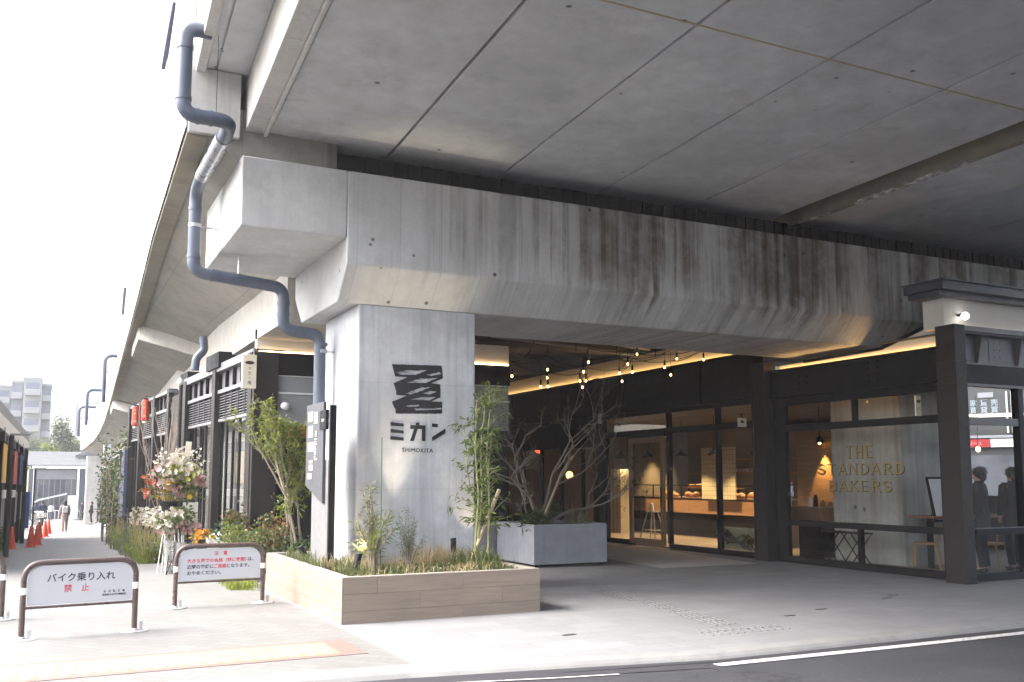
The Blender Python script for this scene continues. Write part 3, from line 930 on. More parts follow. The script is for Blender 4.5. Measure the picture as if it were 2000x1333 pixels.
# information board on the planter's left side
ib = thing('information_board', 'tall narrow grey information board with photographs beside the concrete column', 'sign', (3.38,12.9,.45))
M['board'] = pm('board_grey', (.06,.063,.072), .55, 0, .1, 2)
build('panel', MB().prism([(13.40,1.55),(12.50,1.32),(12.50,2.68),(13.40,2.68)], 'x', 3.36, 3.40), M['board'], ib, bevel=.004)
build('back_panel', MB().box(3.405, 12.36, .47, 3.445, 13.2, 1.9), pm('board_light_grey', (.16,.16,.165), .5), ib)
build('post', MB().box(3.40, 12.29, .44, 3.48, 12.355, 2.62), M['black'], ib)
mb = MB(); mb.box(3.352, 12.36, 2.30, 3.398, 12.66, 2.56); build('header_plate', mb, M['black'], ib)
ph = MB(); 
for y0, y1, z0, z1 in ((13.28,13.03,2.44,2.58),(12.98,12.78,2.40,2.56),(13.28,13.0,2.22,2.38),(13.28,12.95,2.02,2.15),(12.9,12.8,2.22,2.3),(13.2,13.0,1.86,1.90),(13.2,12.98,1.76,1.84),(13.28,13.04,1.64,1.72)):
    ph.box(3.353, y1, z0, 3.3595, y0, z1)
build('photographs', ph, pm('printed_photographs', (.30,.29,.28), .4, 0, .6, 14), ib)
tx = MB()
for i in range(9):
    z = 2.18-.035*i
    s = text_mb('MIKAN SHOPS'[:R.randint(4,10)], .028, (3.3585, 12.95, z), (0,-1,0), (0,0,1), align='LEFT', depth=.001)
    tx.add(s.v, s.f)
s = text_mb('ミカン', .05, (3.3515, 12.51, 2.41), (0,-1,0), (0,0,1), depth=.001); tx.add(s.v, s.f)
build('lettering', tx, M['white'], ib)

# ---------------------------------------------------------------- bicycle barriers with notices
M['notice'] = pm('notice_white', (.50,.51,.545), .35, 0, .02, 2)
M['tbrown'] = pm('brown_enamel', (.085,.06,.055), .32, 0, .1, 6)
M['band'] = pm('reflective_band', (.85,.85,.84), .3)
M['red'] = pm('red_print', (.55,.03,.06), .5)
M['inkb'] = pm('black_print', (.03,.03,.05), .5)
M['galv'] = pm('galvanised_plate', (.55,.55,.55), .4, .6, .1, 8)
def barrier(p0, p1, label):
    p0 = Vector((*p0, gz(*p0))); p1 = Vector((*p1, gz(*p1)))
    t_ = thing('bicycle_barrier', label, 'barrier', tuple((p0+p1)/2), 'brown tube barriers across the street mouth')
    u = (p1-p0).normalized(); Lw = (p1-p0).length
    H = .775
    z = V3(0,0,1)
    n_ = u.cross(z)
    pts = fillet([p0, p0+z*H, p1+z*H, p1], .19, 10)
    build('frame', MB().tube(pts, .030, 14), M['tbrown'], t_, smooth=True)
    build('lower_rail', MB().tube([p0+z*.315+u*.03, p1+z*.315-u*.03], .014, 10), M['tbrown'], t_, smooth=True)
    # white notice plate with the corners rounded to the frame
    poly = [(.036,.335),(Lw-.036,.335)]
    for k in range(9):
        a = math.pi/2*k/8
        poly.append((Lw-.036-.155+.155*math.cos(a), H-.036-.155+.155*math.sin(a)))
    for k in range(9):
        a = math.pi/2+math.pi/2*k/8
        poly.append((.036+.155+.155*math.cos(a), H-.036-.155+.155*math.sin(a)))
    mb = MB(); vs = []
    for s_ in (-.006, .006):
        vs += [tuple(p0+u*x+z*y+n_*s_) for x, y in poly]
    m = len(poly)
    mb.add(vs, [tuple(range(m)), tuple(range(2*m-1,m-1,-1))]+[(i,i+m,(i+1)%m+m,(i+1)%m) for i in range(m)])
    build('notice_plate', mb, M['notice'], t_)
    for q in (p0, p1):
        build('reflective_band', MB().tube([q+z*.455, q+z*.525], .0325, 14), M['band'], t_, smooth=True)
        build('foot_plate', MB().lathe([(.0,0),(.15,.001),(.15,.006),(.05,.008),(.045,.02),(.031,.03)], tuple(q), 20, False), M['galv'], t_, smooth=True)
        build('lock', MB().obox(q+u*.07+V3(0,0,.05), .035, .03, .09), M['chrome'], t_, bevel=.005)
    for x in (.05, Lw/2, Lw-.05):
        pass
    return t_, p0, u, n_, Lw
def put_text(t_, body, size, x, zz, mat, p0, u, n_, bold=.0, align='CENTER', name='lettering', spacing=1.0):
    s = text_mb(body, size, p0+u*x+V3(0,0,zz)+n_*.0065, u, (0,0,1), bold=bold, align=align, depth=.0012, spacing=spacing)
    return build(name, s, mat, t_)
t_, p0, u, n_, Lw = barrier((-.11,11.18), (.985,11.29), 'brown barrier whose white notice has large black writing over red')
put_text(t_, 'バイク乗り入れ', .096, Lw*.5, .575, M['inkb'], p0, u, n_, .0014)
put_text(t_, '禁　止', .085, Lw*.46, .465, M['red'], p0, u, n_, .0006)
put_text(t_, '北　沢　警　察　署', .024, Lw*.80, .432, M['inkb'], p0, u, n_, .0006)
put_text(t_, '世田谷土木管理事務所', .024, Lw*.80, .398, M['inkb'], p0, u, n_, .0006)
t_, p0, u, n_, Lw = barrier((1.61,13.01), (2.73,13.07), 'brown barrier whose white notice has small red and black lines of writing')
put_text(t_, '注　意', .058, Lw*.5, .655, M['red'], p0, u, n_, .001)
LN = [[('大きな声での会話（特に夜間）', 'red'), ('は、', 'inkb')], [('近隣の皆様に', 'inkb'), ('ご迷惑', 'red'), ('となります。', 'inkb')], [('おやめください。', 'inkb')]]
em = .0615
for r_, parts_ in enumerate(LN):
    x = Lw*.12; full = ''.join(a for a, _ in parts_)
    whole = text_mb(full, em, (0,0,0), (1,0,0), (0,0,1), align='LEFT')
    wd = max(v[0] for v in whole.v)/max(1, len(full)-.25)
    for a, m_ in parts_:
        put_text(t_, a, em*(.83/15/wd) if wd else em, x, .565-.078*r_, M[m_], p0, u, n_, .001, 'LEFT')
        x += .83/15*len(a)
barrier((-1.46,12.80), (-.345,12.88), 'brown barrier cut off by the left edge of the picture')

# ---------------------------------------------------------------- drainpipes
def pipe(name, label, pts, r, org, fil, bands=(), clad=None, group=None):
    t_ = thing(name, label, 'drainpipe', org, group)
    build('pipe', MB().tube(fillet(pts, fil, 7), r, 18), M['pipe'], t_, smooth=True)
    for a, b_ in bands:
        build('pipe_band', MB().tube([a, b_], r+.006, 18), M['pipe_lt'], t_, smooth=True)
    return t_
r_ = .088
t_ = pipe('drainpipe', 'big grey plastic drainpipe bending round the deck and beam down to the planter', [(1.60,11.4,7.0),(1.30,11.4,7.0),(1.30,11.4,5.93),(1.84,11.4,5.93),(1.87,11.75,5.92),(1.83,13.7,5.88),(1.82,14.0,5.75),(1.82,14.0,4.60),(3.12,14.0,4.48),(3.12,14.0,3.86),(3.68,13.98,3.80),(3.70,13.98,.3)], r_, (3.70,13.98,.44), .17,
    [((1.82,14,5.30),(1.82,14,5.25)),((3.70,13.98,3.58),(3.70,13.98,3.53))])
cl = MB().tube([(1.862,11.95,5.918),(1.835,13.55,5.885)], r_+.012, 18)
build('pipe_cladding', cl, pm('pale_metal_wrap', (.42,.43,.46), .3, .6, .1, 3, streak=.4), t_, smooth=True)
mb = MB()
for a, b_ in (((1.82,14.0,5.275),(2.2,14.0,5.25)),((3.70,13.98,3.555),(3.92,13.98,3.555)),((2.45,14.0,4.53),(2.45,14.0,4.92))):
    mb.tube([a, b_], .012, 6)
build('bracket', mb, M['chrome'], t_)
build('hanger_rod', MB().tube([(1.68,11.4,6.0),(1.68,11.4,6.98)], .004, 6), M['black'], t_)
for a, b_ in (((1.30,11.4,6.78),(1.30,11.4,6.73)),((1.30,11.4,6.15),(1.30,11.4,6.10)),((1.45,11.4,5.93),(1.49,11.4,5.93)),((1.6,11.4,5.93),(1.64,11.4,5.93)),((1.82,14,5.55),(1.82,14,5.5)),((1.82,14,4.85),(1.82,14,4.80)),((2.06,14,4.578),(2.1,14,4.574)),((3.12,14,4.27),(3.12,14,4.22)),((3.12,14,4.1),(3.12,14,4.06)),((3.36,13.99,3.834),(3.39,13.99,3.832)),((2.45,14.0,4.542),(2.47,14.0,4.54)),((3.70,13.98,3.68),(3.70,13.98,3.64))):
    build('pipe_joint', MB().tube([a, b_], r_+.008, 18), M['pipe'], t_, smooth=True)
for i, (x, y, zt, zb, lab) in enumerate(((1.93,38,6.2,4.45,'nearest thin drainpipe hooked over the outside of the far parapet'),(1.75,48,5.75,4.1,'middle thin drainpipe hooked over the outside of the far parapet'),(1.68,56,5.5,3.9,'farthest thin drainpipe hooked over the outside of the far parapet'))):
    xo = x+.62+.1*i
    pipe('drainpipe', lab, [(xo,y,zt),(x,y,zt),(x,y,zb)], .075, (x,y,zb), .28, (), None, 'drainpipes outside the far parapet')
    o = build('bracket', MB().tube([(x,y,zt-.62),(xo-.1,y,zt-.62)], .02, 6), M['pipe'], bpy.data.objects[[n for n in ORG if n.startswith('drainpipe')][-1]])
pipe('drainpipe', 'short grey drainpipe dropping from the viaduct girder onto the shop roof', [(2.93,20.6,4.62),(2.96,20.6,4.34),(2.80,20.6,4.16),(2.78,20.6,3.9)], .085, (2.78,20.6,3.9), .08)
# ---------------------------------------------------------------- bakery under the right of the viaduct
bk = thing('bakery_shop', 'glass fronted bakery in dark steel framing under the viaduct on the right', 'shop', (13.4, 10.6, 0))
M['cove'] = pm('cove_wall_white', (.62,.60,.56), .6, 0, .04, 2)
M['navy'] = pm('blue_black_panel', (.009,.010,.016), .55, 0, .15, 3, spec=.2)
M['ceil'] = pm('shop_ceiling', (.10,.085,.07), .7, 0, .15, 2)
M['floorw'] = pm('shop_floor', (.20,.17,.14), .5, 0, .15, 3)
def hpost(x0, y0, x1, y1, z1, par, name='post'):
    mb = MB()
    w = .022
    mb.box(x0, y0, 0, x1, y0+w, z1); mb.box(x0, y1-w, 0, x1, y1, z1); mb.box(x0+.03, y0+w, 0, x0+.05, y1-w, z1)
    mb.box(x0+.12, y0+w, 0, x1-.02, y1-w, z1)
    return build(name, mb, M['brown'], par, bevel=.003)
o = build('corner_post', MB().box(13.05,10.35,0,13.30,10.72,4.13), M['brown'], bk, bevel=.006)
build('post_collar', MB().box(13.04,10.34,3.17,13.31,10.73,3.20).box(13.04,10.34,3.53,13.31,10.73,3.555), M['brown'], bk)
hpost(13.1,14.93,13.42,15.33,4.02, bk); build('post', MB().box(13.14,21.42,0,13.40,21.7,4.3), M['brown'], bk, bevel=.004)
# side facade along the passage, window bay
mb = MB(); mb.box(13.27,10.73,3.28,13.45,14.92,3.80)
build('steel_beam', mb, M['black'], bk)
mb = MB(); mb.box(13.22,10.73,3.80,13.47,14.92,3.835); mb.box(13.22,10.73,3.26,13.47,14.92,3.279)
for y in (12.15,12.35,13.9,14.1):
    for z in (3.38,3.5,3.62,3.72): mb.box(13.245,y-.018,z-.018,13.2695,y+.018,z+.018)
build('beam_flange', mb, M['black'], bk)
fr = MB()
X0, X1 = 13.34, 13.43
fr.box(X0,10.73,0,X1,14.92,.125); fr.box(X0,10.98,.73,X1,14.60,.84); fr.box(X0,10.98,2.58,X1,14.60,2.71); fr.box(X0,10.98,3.10,X1,14.60,3.258)
fr.box(X0,10.73,.1255,X1,10.979,3.258); fr.box(X0,14.601,.1255,X1,14.92,3.258); fr.box(X0,12.77,2.711,X1,12.85,3.099); fr.box(X0,12.74,.1255,X1,12.82,.729)
build('window_frame', fr, M['black'], bk)
build('window_pane', MB().box(13.385,10.98,.125,13.393,14.60,3.10), M['glass'], bk)
# second bay with the sliding door
fr = MB()
fr.box(X0,15.331,0,X1,18.62,.12); fr.box(X0,20.14,0,X1,21.419,.12); fr.box(X0,15.331,2.72,X1,21.419,2.85); fr.box(X0,15.331,3.21,X1,21.419,3.30)
for y in (15.331,16.72,18.56): fr.box(X0-.012,y,.121,X1+.01,y+.09,2.719)
for y in (15.331,16.72,18.56): fr.box(X0-.012,y,2.851,X1+.01,y+.09,3.209)
fr.box(X0,21.33,.121,X1,21.419,2.719); fr.box(X0,18.65,2.66,X1,20.2,2.7195)
build('window_frame', fr, M['black'], bk)
build('window_pane', MB().box(13.385,15.331,.12,13.393,21.42,3.21), M['glass'], bk)
M['doorwood'] = woodmat('door_timber', (.36,.22,.125), 2, .15)
dr = MB(); y0, y1 = 18.66, 20.12
dr.box(13.22,y0,.06,13.29,y0+.11,2.64); dr.box(13.22,y1-.11,.06,13.29,y1,2.64); dr.box(13.22,y0+.11,.06,13.29,y1-.11,.2); dr.box(13.22,y0+.11,2.52,13.29,y1-.11,2.64)
door = build('door', dr, M['doorwood'], bk)
build('door_pane', MB().box(13.25,y0+.11,.2,13.258,y1-.11,2.52), M['glass'], door)
build('handle', MB().tube([(13.19,y0+.06,.95),(13.19,y0+.06,1.45)], .014, 8), M['black'], door)
mb = MB(); mb.box(13.28,15.331,3.301,13.45,28.5,4.26); 
build('steel_beam', mb, M['black'], bk)
mb = MB(); mb.box(13.22,15.331,4.26,13.47,28.5,4.30); mb.box(13.22,15.331,3.31,13.279,28.5,3.35)
for y in (17.2,20.4,23.6,26.8): mb.box(13.24,y,3.35,13.279,y+.05,4.259)
build('beam_flange', mb, M['black'], bk)
# third bay, dim shop further in
fr = MB()
fr.box(X0,21.701,0,X1,28.5,.5); fr.box(X0,21.701,2.5,X1,28.5,3.30)
for y in (22.6,23.8,25.0,26.2,27.4): fr.box(X0,y,.501,X1,y+.09,2.499)
build('window_frame', fr, M['navy'], bk)
build('window_pane', MB().box(13.385,21.701,.5,13.393,28.5,2.5), M['glass'], bk)
# white coves, lit from concealed strips
mb = MB(); mb.prism([(11.0,3.836),(14.92,3.836),(14.92,3.95),(12.25,3.97),(11.14,4.26),(11.14,4.63),(11.0,4.63)], 'x', 13.52, 13.56); mb.box(13.56,15.331,4.301,13.62,28.5,4.78)
build('cove_wall', mb, M['cove'], bk)
mb = MB(); mb.box(13.475,10.9,3.838,13.495,14.9,3.858); mb.box(13.475,15.4,4.303,13.495,28.4,4.325)
build('light_strip', mb, M['warm'], bk)
fl = MB(); yy = [(11.14,4.64),(11.14,4.27),(12.25,3.98),(14.2,3.955)]
for (a, b_), (c_, d) in zip(yy, yy[1:]):
    fl.hexa([(13.49,a-.02,b_-.02),(13.57,a-.02,b_-.02),(13.57,c_,d-.02),(13.49,c_,d-.02),(13.49,a+.025,b_+.03),(13.57,a+.025,b_+.03),(13.57,c_+.02,d+.03),(13.49,c_+.02,d+.03)])
build('beam_flashing', fl, M['black'], bk)
# street front
fr = MB(); Y0, Y1 = 10.54, 10.66
fr.box(13.301,Y0,0,21,Y1,.11); fr.box(13.6,Y0,.73,21,Y1,.835); fr.box(13.301,Y0,.1105,13.52,Y1,3.16)
for x in (14.76,16.6,18.5): fr.box(x,Y0-.02,.1105,x+.12,Y1,3.16)
build('window_frame', fr, M['navy'], bk)
fr = MB(); fr.box(13.521,Y0-.005,2.53,14.759,Y1-.005,2.65); fr.box(14.881,Y0-.005,2.53,21,Y1-.005,2.65); fr.box(13.302,Y0-.03,3.161,21,Y1,3.205); fr.box(13.521,Y0-.012,.836,21,Y0+.03,.85)
build('window_rail', fr, M['grey_steel'], bk)
build('window_pane', MB().box(13.521,10.595,.11,21,10.603,3.16), M['glass_front'], bk)
build('fascia_panel', MB().box(13.302,10.56,3.206,21,10.62,3.53), M['navy'], bk)
mb = MB(); mb.box(13.302,10.56,3.531,21,10.70,3.555); mb.box(13.302,10.60,3.556,21,10.63,4.02); mb.box(13.302,10.45,4.021,21,10.70,4.045)
mb.box(13.302,10.40,4.046,21,10.72,4.13)
for x in (13.85,14.86,15.9):
    mb.prism([(10.46,4.019),(10.599,4.019),(10.599,3.557),(10.56,3.557)], 'x', x, x+.016)
    if x < 14:
        pass
for x in (14.18,):
    mb.box(x,10.592,3.62,x+.42,10.5995,3.99)
    for i in range(2):
        for k in range(3): mb.box(x+.12+i*.14,10.585,3.68+k*.11,x+.145+i*.14,10.5918,3.705+k*.11)
build('steel_beam', mb, M['grey_steel'], bk)
mb = MB(); mb.box(13.28,10.72,4.132,21,11.13,4.63)
build('fascia_band', mb, M['cove'], bk)
build('light_strip', MB().box(13.34,10.705,4.133,21,10.718,4.142), emit('pale_warm_strip', (1,.84,.62), 3), bk)
mb = MB(); mb.box(13.0,10.55,4.631,21,11.18,4.72); mb.box(12.94,10.44,4.721,21,11.22,4.86); mb.box(12.90,10.40,4.8605,21,11.24,4.885)
build('cornice', mb, pm('slate_cornice', (.05,.052,.07), .45, 0, .1, 3), bk)
# shell
mb = MB(); mb.box(13.45,14.51,3.265,16.26,28.5,3.3); mb.box(16.26,16.2,3.265,20.0,28.5,3.3); mb.box(13.45,10.7,4.06,20.0,12.29,4.09)
build('ceiling', mb, M['ceil'], bk)
build('floor', MB().box(13.44,10.67,.004,20.0,28.5,.03), M['floorw'], bk)
mb = MB(); mb.box(20.0,16.2,0,20.15,28.5,3.3); mb.box(13.45,28.5,0,20.15,28.65,5.5); mb.box(20,10.7,0,20.1,16.2,1.25); mb.box(20,10.7,4.0,20.1,16.2,4.1)
for y in (10.7,12.5,14.3,16.1): mb.box(20.0,y,1.251,20.1,y+.1,3.999)
mb.box(8.66,28.7,0,13.44,28.85,5.5); build('back_wall_and_blocker', mb, woodmat('dark_wall_boards', (.15,.11,.08), 2, .25), bk)  # first box: unseen wall added across the passage end to stop light leaking in
# gilt lettering on the big pane
def serif(mb, ch, x, w, h, y0, z0, th, thin):
    S = {'T':[((.5,0),(.5,1),1),((0,.97),(1,.97),0)],'H':[((.18,0),(.18,1),1),((.82,0),(.82,1),1),((.18,.5),(.82,.5),0)],
         'E':[((.2,0),(.2,1),1),((.2,.97),(.9,.97),0),((.2,.5),(.75,.5),0),((.2,.03),(.9,.03),0)],
         'A':[((.08,0),(.5,1),0),((.5,1),(.92,0),1),((.25,.33),(.75,.33),0)],'N':[((.15,0),(.15,1),0),((.15,1),(.85,0),1),((.85,0),(.85,1),0)],
         'K':[((.2,0),(.2,1),1),((.2,.4),(.85,1),0),((.38,.55),(.9,0),1)]}
    def arc(cx, cz, rx, rz, a0, a1, n=10):
        return [(cx+rx*math.cos(math.radians(a0+(a1-a0)*i/n)), cz+rz*math.sin(math.radians(a0+(a1-a0)*i/n))) for i in range(n+1)]
    segs = []
    if ch in S: segs = list(S[ch])
    else:
        pl_ = []
        if ch == 'D': segs.append(((.2,0),(.2,1),1)); pl_ = [(.2,.97)]+arc(.45,.5,.45,.47,90,-90)+[(.2,.03)]
        if ch in 'RB': segs.append(((.2,0),(.2,1),1)); pl_ = [(.2,.97)]+arc(.5,.74,.32,.23,90,-90)+[(.2,.51)]
        if ch == 'S': pl_ = arc(.5,.735,.34,.24,20,270,12)+arc(.5,.265,.36,.24,90,-160,12)
        segs += [(a, b_, .6) for a, b_ in zip(pl_, pl_[1:])]
        if ch == 'B':
            pl_ = [(.2,.51)]+arc(.5,.27,.38,.24,90,-90)+[(.2,.03)]; segs += [(a, b_, .6) for a, b_ in zip(pl_, pl_[1:])]
        if ch == 'R': segs.append(((.5,.5),(.92,0),1))
    ends = []
    for a, b_, k in segs:
        wd = thin+(th-thin)*k
        A = Vector((0, -(x+a[0]*w), a[1]*h)); B = Vector((0, -(x+b_[0]*w), b_[1]*h))
        d = (B-A); L = d.length; d.normalize(); q = Vector((0, -d.z, d.y))*wd/2
        e = d*wd*.12
        pts = [A-q-e, A+q-e, B+q+e, B-q+e]
        o = Vector((0, y0, z0))
        vs = [tuple(o+p+Vector((13.374,0,0))) for p in pts]+[tuple(o+p+Vector((13.3795,0,0))) for p in pts]
        mb.hexa(vs)
    for a, b_, k in segs:
        for e in (a, b_):
            if e[1] in (0, 1) and ch not in 'SD' or (ch in 'D' and e in ((.2,0),(.2,1))):
                zc = z0+e[1]*h; yc = y0-(x+e[0]*w)
                mb.box(13.3735, yc-th*.95, zc-thin*.5, 13.3798, yc+th*.95, zc+thin*.5)
    return mb
M['gilt'] = pm('gilt_letter', (.40,.31,.11), .4, .4, .15, 20)
M['gsh'] = pm('letter_shade', (.03,.03,.02), .5)
for nm, dy, dz, dx, mat_ in (('letter_shade', -.014, -.012, .0062, 'gsh'), ('gilt_letters', 0, 0, 0, 'gilt')):
    mb = MB()
    for word, ya, yb, za, zb in (('THE', 13.10, 12.40, 2.03, 2.25), ('STANDARD', 13.83, 11.72, 1.73, 1.92), ('BAKERS', 13.55, 12.0, 1.42, 1.61)):
        n = len(word); pitch = (ya-yb)/n
        for i, ch in enumerate(word):
            serif(mb, ch, i*pitch+pitch*.08, pitch*.84, zb-za, ya+dy, za+dz, .030, .012)
    mb.v = [(x+dx, y, z) for x, y, z in mb.v]
    build(nm, mb, M[mat_], bk)

# small things fixed to the bakery
sg = thing('hanging_sign', 'small square cream sign hanging over the bakery windows left of the middle post', 'sign', (13.2,15.75,2.9), 'small signs hanging from the bakery')
build('sign_plate', MB().box(13.10,15.74,2.73,13.32,15.77,2.92), M['cream'], sg, bevel=.003)
mb = MB().lathe([(.045,-.002),(.045,.002)], (0,0,0), 16); mb.v = [(13.2+x, 15.737+z, 2.84+y*.65) for x, y, z in mb.v]
build('emblem', mb, M['inkb'], sg); build('bracket', MB().box(13.19,15.745,2.921,13.21,15.765,3.0).box(13.1,15.745,3.0,13.3,15.765,3.012), M['black'], sg)
sg = thing('hanging_sign', 'narrow upright cream sign hanging beside the bakery\'s corner post', 'sign', (13.2,11.25,2.9), 'small signs hanging from the bakery')
build('sign_plate', MB().box(13.14,11.24,2.70,13.27,11.265,3.04), M['cream'], sg, bevel=.003)
mb = MB(); mb.box(13.165,11.235,2.92,13.245,11.2395,2.97); s = text_mb('パン', .045, (13.205,11.2385,2.80), (1,0,0), (0,0,1), depth=.001); mb.add(s.v, s.f)
build('lettering', mb, M['inkb'], sg)
wl = thing('wall_lamp', 'round white spotlight on the white band above the bakery street front', 'lamp', (13.62,10.66,4.34))
build('globe', MB().ell((13.62,10.58,4.33), .065, .065, .065, 14, 10), emit('lamp_white', (1,.95,.88), 1.2), wl, smooth=True)
build('arm', MB().tube([(13.62,10.72,4.36),(13.57,10.62,4.36)], .022, 8), M['black'], wl)
wl = thing('wall_lamp', 'slim upright wall lamp on the dark post left of the bakery door', 'lamp', (13.1,21.2,3.2))
build('shade', MB().tube([(13.05,21.2,3.08),(13.05,21.2,3.34)], .05, 12), M['lightgrey'], wl, smooth=True)
build('bracket', MB().box(13.05,21.15,3.18,13.34,21.25,3.24), M['black'], wl)

# ---------------------------------------------------------------- inside the bakery
M['cwood'] = woodmat('counter_oak', (.34,.20,.11), 1, .2)
ct = thing('bakery_counter', 'long timber fronted counter inside the bakery with a dark base', 'counter', (16.8,21,0))
build('front', MB().box(16.48,17.2,.68,16.52,26.5,1.06), M['cwood'], ct, bevel=.004)
build('base', MB().box(16.6,17.25,.03,17.3,26.4,.679), M['black'], ct)
build('top', MB().box(16.46,17.15,1.0605,17.4,26.6,1.095), M['black'], ct, bevel=.004)
mb = MB()
for y in (18.2,19.6,21.0,22.4,23.8,25.2): mb.box(16.5,y,1.096,16.53,y+.03,1.439)
mb.box(16.49,17.9,1.44,16.56,25.6,1.47); build('rail', mb, M['black'], ct)
build('tray', MB().box(16.6,18.4,1.096,17.2,24.4,1.125), M['wood'], ct)
M['bread'] = pm('bread_crust', (.42,.20,.065), .55, 0, .3, 9, bump=.2)
loaf = None
for i in range(22):
    x = 16.68+R.uniform(0,.28); y = 19.3+i*.21+R.uniform(-.03,.03)
    k = R.uniform(.8,1.35)
    if loaf is None:
        mb = MB().ell((x,y,1.18), .10, .085, .062, 12, 8, .06)
        loaf = single('bread_loaf', mb, M['bread'], 'golden bread loaf in the row along the bakery counter', 'bread', (x,y,1.125), 'breads along the counter', smooth=True)
    else:
        c_ = loaf.copy(); COL.objects.link(c_); c_.location = (x,y,1.125); c_.scale = (k,k,k*R.uniform(.8,1.3)); c_.rotation_euler = (0,0,R.uniform(0,6))
t_ = thing('bread_rack', 'small two tier rack of loaves standing on the bakery counter', 'rack', (17.1,21.6,1.1))
build('shelf', MB().box(16.95,20.6,1.36,17.3,22.9,1.385), M['wood'], t_)
for y in (20.62,21.75,22.88): build('post', MB().box(17.1,y-.012,1.096,17.13,y+.012,1.36), M['black'], t_)
for i in range(12):
    c_ = loaf.copy(); COL.objects.link(c_); c_.location = (17.1+R.uniform(-.05,.05),20.75+i*.185,1.386); k = R.uniform(.7,1.1); c_.scale = (k,k,k); c_.rotation_euler = (0,0,R.uniform(0,6)); c_['label'] = 'golden bread loaf on the small rack above the bakery counter'; c_['group'] = 'breads on the rack'
sh = thing('wall_shelf', 'dark shelf with crockery on the wall behind the bakery counter', 'shelf', (18.2,20.5,1.8))
build('board', MB().box(18.0,17.6,1.78,18.4,24.4,1.83), M['wood'], sh)
mb = MB()
for i in range(9):
    y = 21.2+i*.17; mb.lathe([(.04,0),(.055,.09),(.05,.1)], (18.2,y,1.831), 10)
build('crockery', mb, M['white'], sh)
build('board_upper', MB().box(18.0,19.6,2.2,18.4,23.4,2.23), M['wood'], sh)
build('backing', MB().box(18.42,17.3,.9,18.5,25.5,3.1), pm('menu_wall', (.20,.18,.16), .7, 0, .25, 1.5), sh)
M['tile'] = paver('pale_tile', (.50,.45,.33), .2, .1, .006, .05, .6)
for nm, lab, a in (('tiled_pillar', 'pale tiled pillar standing left of the bakery door', (15.5,24.05,.03,15.8,24.85,1.93)),):
    single(nm, MB().box(*a), M['tile'], lab, 'pillar', (a[0],a[1],a[2]))
for x, y in ((16.9,20.4),(16.9,22.6),(16.3,18.6)):
    lp = bpy.data.lights.new('counter_glow', 'SPOT'); lp.energy = 110; lp.color = (1,.72,.42); lp.spot_size = math.radians(75); lp.spot_blend = .7; lp.shadow_soft_size = .05
    lo = bpy.data.objects.new('counter_glow', lp); COL.objects.link(lo); lo.location = (x,y,3.15)
t = NT('lattice_board'); p = t.pos()
b = t.n('TexBrick', offset=0.0); cx = t.n('CombineXYZ'); sx = t.n('SeparateXYZ'); t.put(sx.inputs[0], p); t.put(cx.inputs[0], sx.outputs[1]); t.put(cx.inputs[1], sx.outputs[2])
t.put(b.inputs['Vector'], cx.outputs[0]); b.inputs['Scale'].default_value = 1; b.inputs['Brick Width'].default_value = .12; b.inputs['Row Height'].default_value = .12; b.inputs['Mortar Size'].default_value = .008
b.inputs['Color1'].default_value = (.45,.42,.30,1); b.inputs['Color2'].default_value = (.5,.46,.34,1); b.inputs['Mortar'].default_value = (.28,.25,.17,1)
M['lattice'] = t.fin(b.outputs[0], .6)
single('menu_screen', MB().box(16.25,19.72,1.096,16.29,21.12,2.48), M['lattice'], 'pale gridded screen standing above the bakery counter', 'screen', (16.27,20.4,1.096))
cm = thing('coffee_machine', 'steel coffee machine at the right end of the bakery counter', 'coffee machine', (16.0,17.8,1.1))
build('body', MB().box(15.7,17.5,1.2,16.2,18.15,1.5), M['chrome'], cm, bevel=.03); build('top', MB().box(15.72,17.52,1.52,16.18,18.12,1.56), M['white'], cm)
build('feet', MB().box(15.74,17.55,.98,16.16,18.1,1.199), M['white'], cm); build('stand', MB().box(15.7,17.45,.03,16.3,18.2,.979), M['cwood'], cm)
build('gauge', MB().box(15.69,17.7,1.28,15.699,17.95,1.4), M['black'], cm)
pg = 'black pendant lamps inside the bakery'
P_LAB = [('black pendant lamp farthest left, beside the tiled pillar',15.5,24.0),('black pendant lamp glimpsed through the bakery door',15.5,22.55),('black pendant lamp right of the bakery door',15.5,21.0),('black pendant lamp before the gridded screen',15.5,19.6),('black pendant lamp above the coffee machine',15.5,17.95)]
proto = None
for lab, x, y in P_LAB:
    if proto is None:
        proto = thing('pendant_lamp', lab, 'lamp', (x,y,2.25), pg)
        build('shade', MB().lathe([(.17,0),(.165,.03),(.05,.12),(.035,.2),(.0,.21)], (x,y,2.25), 18, False), M['black'], proto, smooth=True)
        build('cord', MB().tube([(x,y,2.45),(x,y,3.264)], .008, 6), M['black'], proto)
        build('bulb', MB().ell((x,y,2.29), .035,.035,.04, 10, 8), M['bulb'], proto, smooth=True)
    else:
        copy_tree(proto, (x,y,2.25), label=lab)
    lp = bpy.data.lights.new('pendant_glow', 'SPOT'); lp.energy = 44; lp.color = (1,.66,.32); lp.spot_size = math.radians(120); lp.spot_blend = .6; lp.shadow_soft_size = .04
    lo = bpy.data.objects.new('pendant_glow', lp); COL.objects.link(lo); lo.location = (x,y,2.2)
t_ = thing('pendant_lamp', 'amber pendant lamp glowing behind the big lettered pane', 'lamp', (15.6,16.0,2.5), pg)
build('shade', MB().lathe([(.09,0),(.07,.1),(.02,.14)], (15.6,16.0,2.45), 14, False), M['black'], t_, smooth=True)
build('cord', MB().tube([(15.6,16.0,2.58),(15.6,16.0,3.264)], .008, 6), M['black'], t_); build('bulb', MB().ell((15.6,16.0,2.44), .03,.03,.035, 10, 8), M['bulb'], t_, smooth=True)
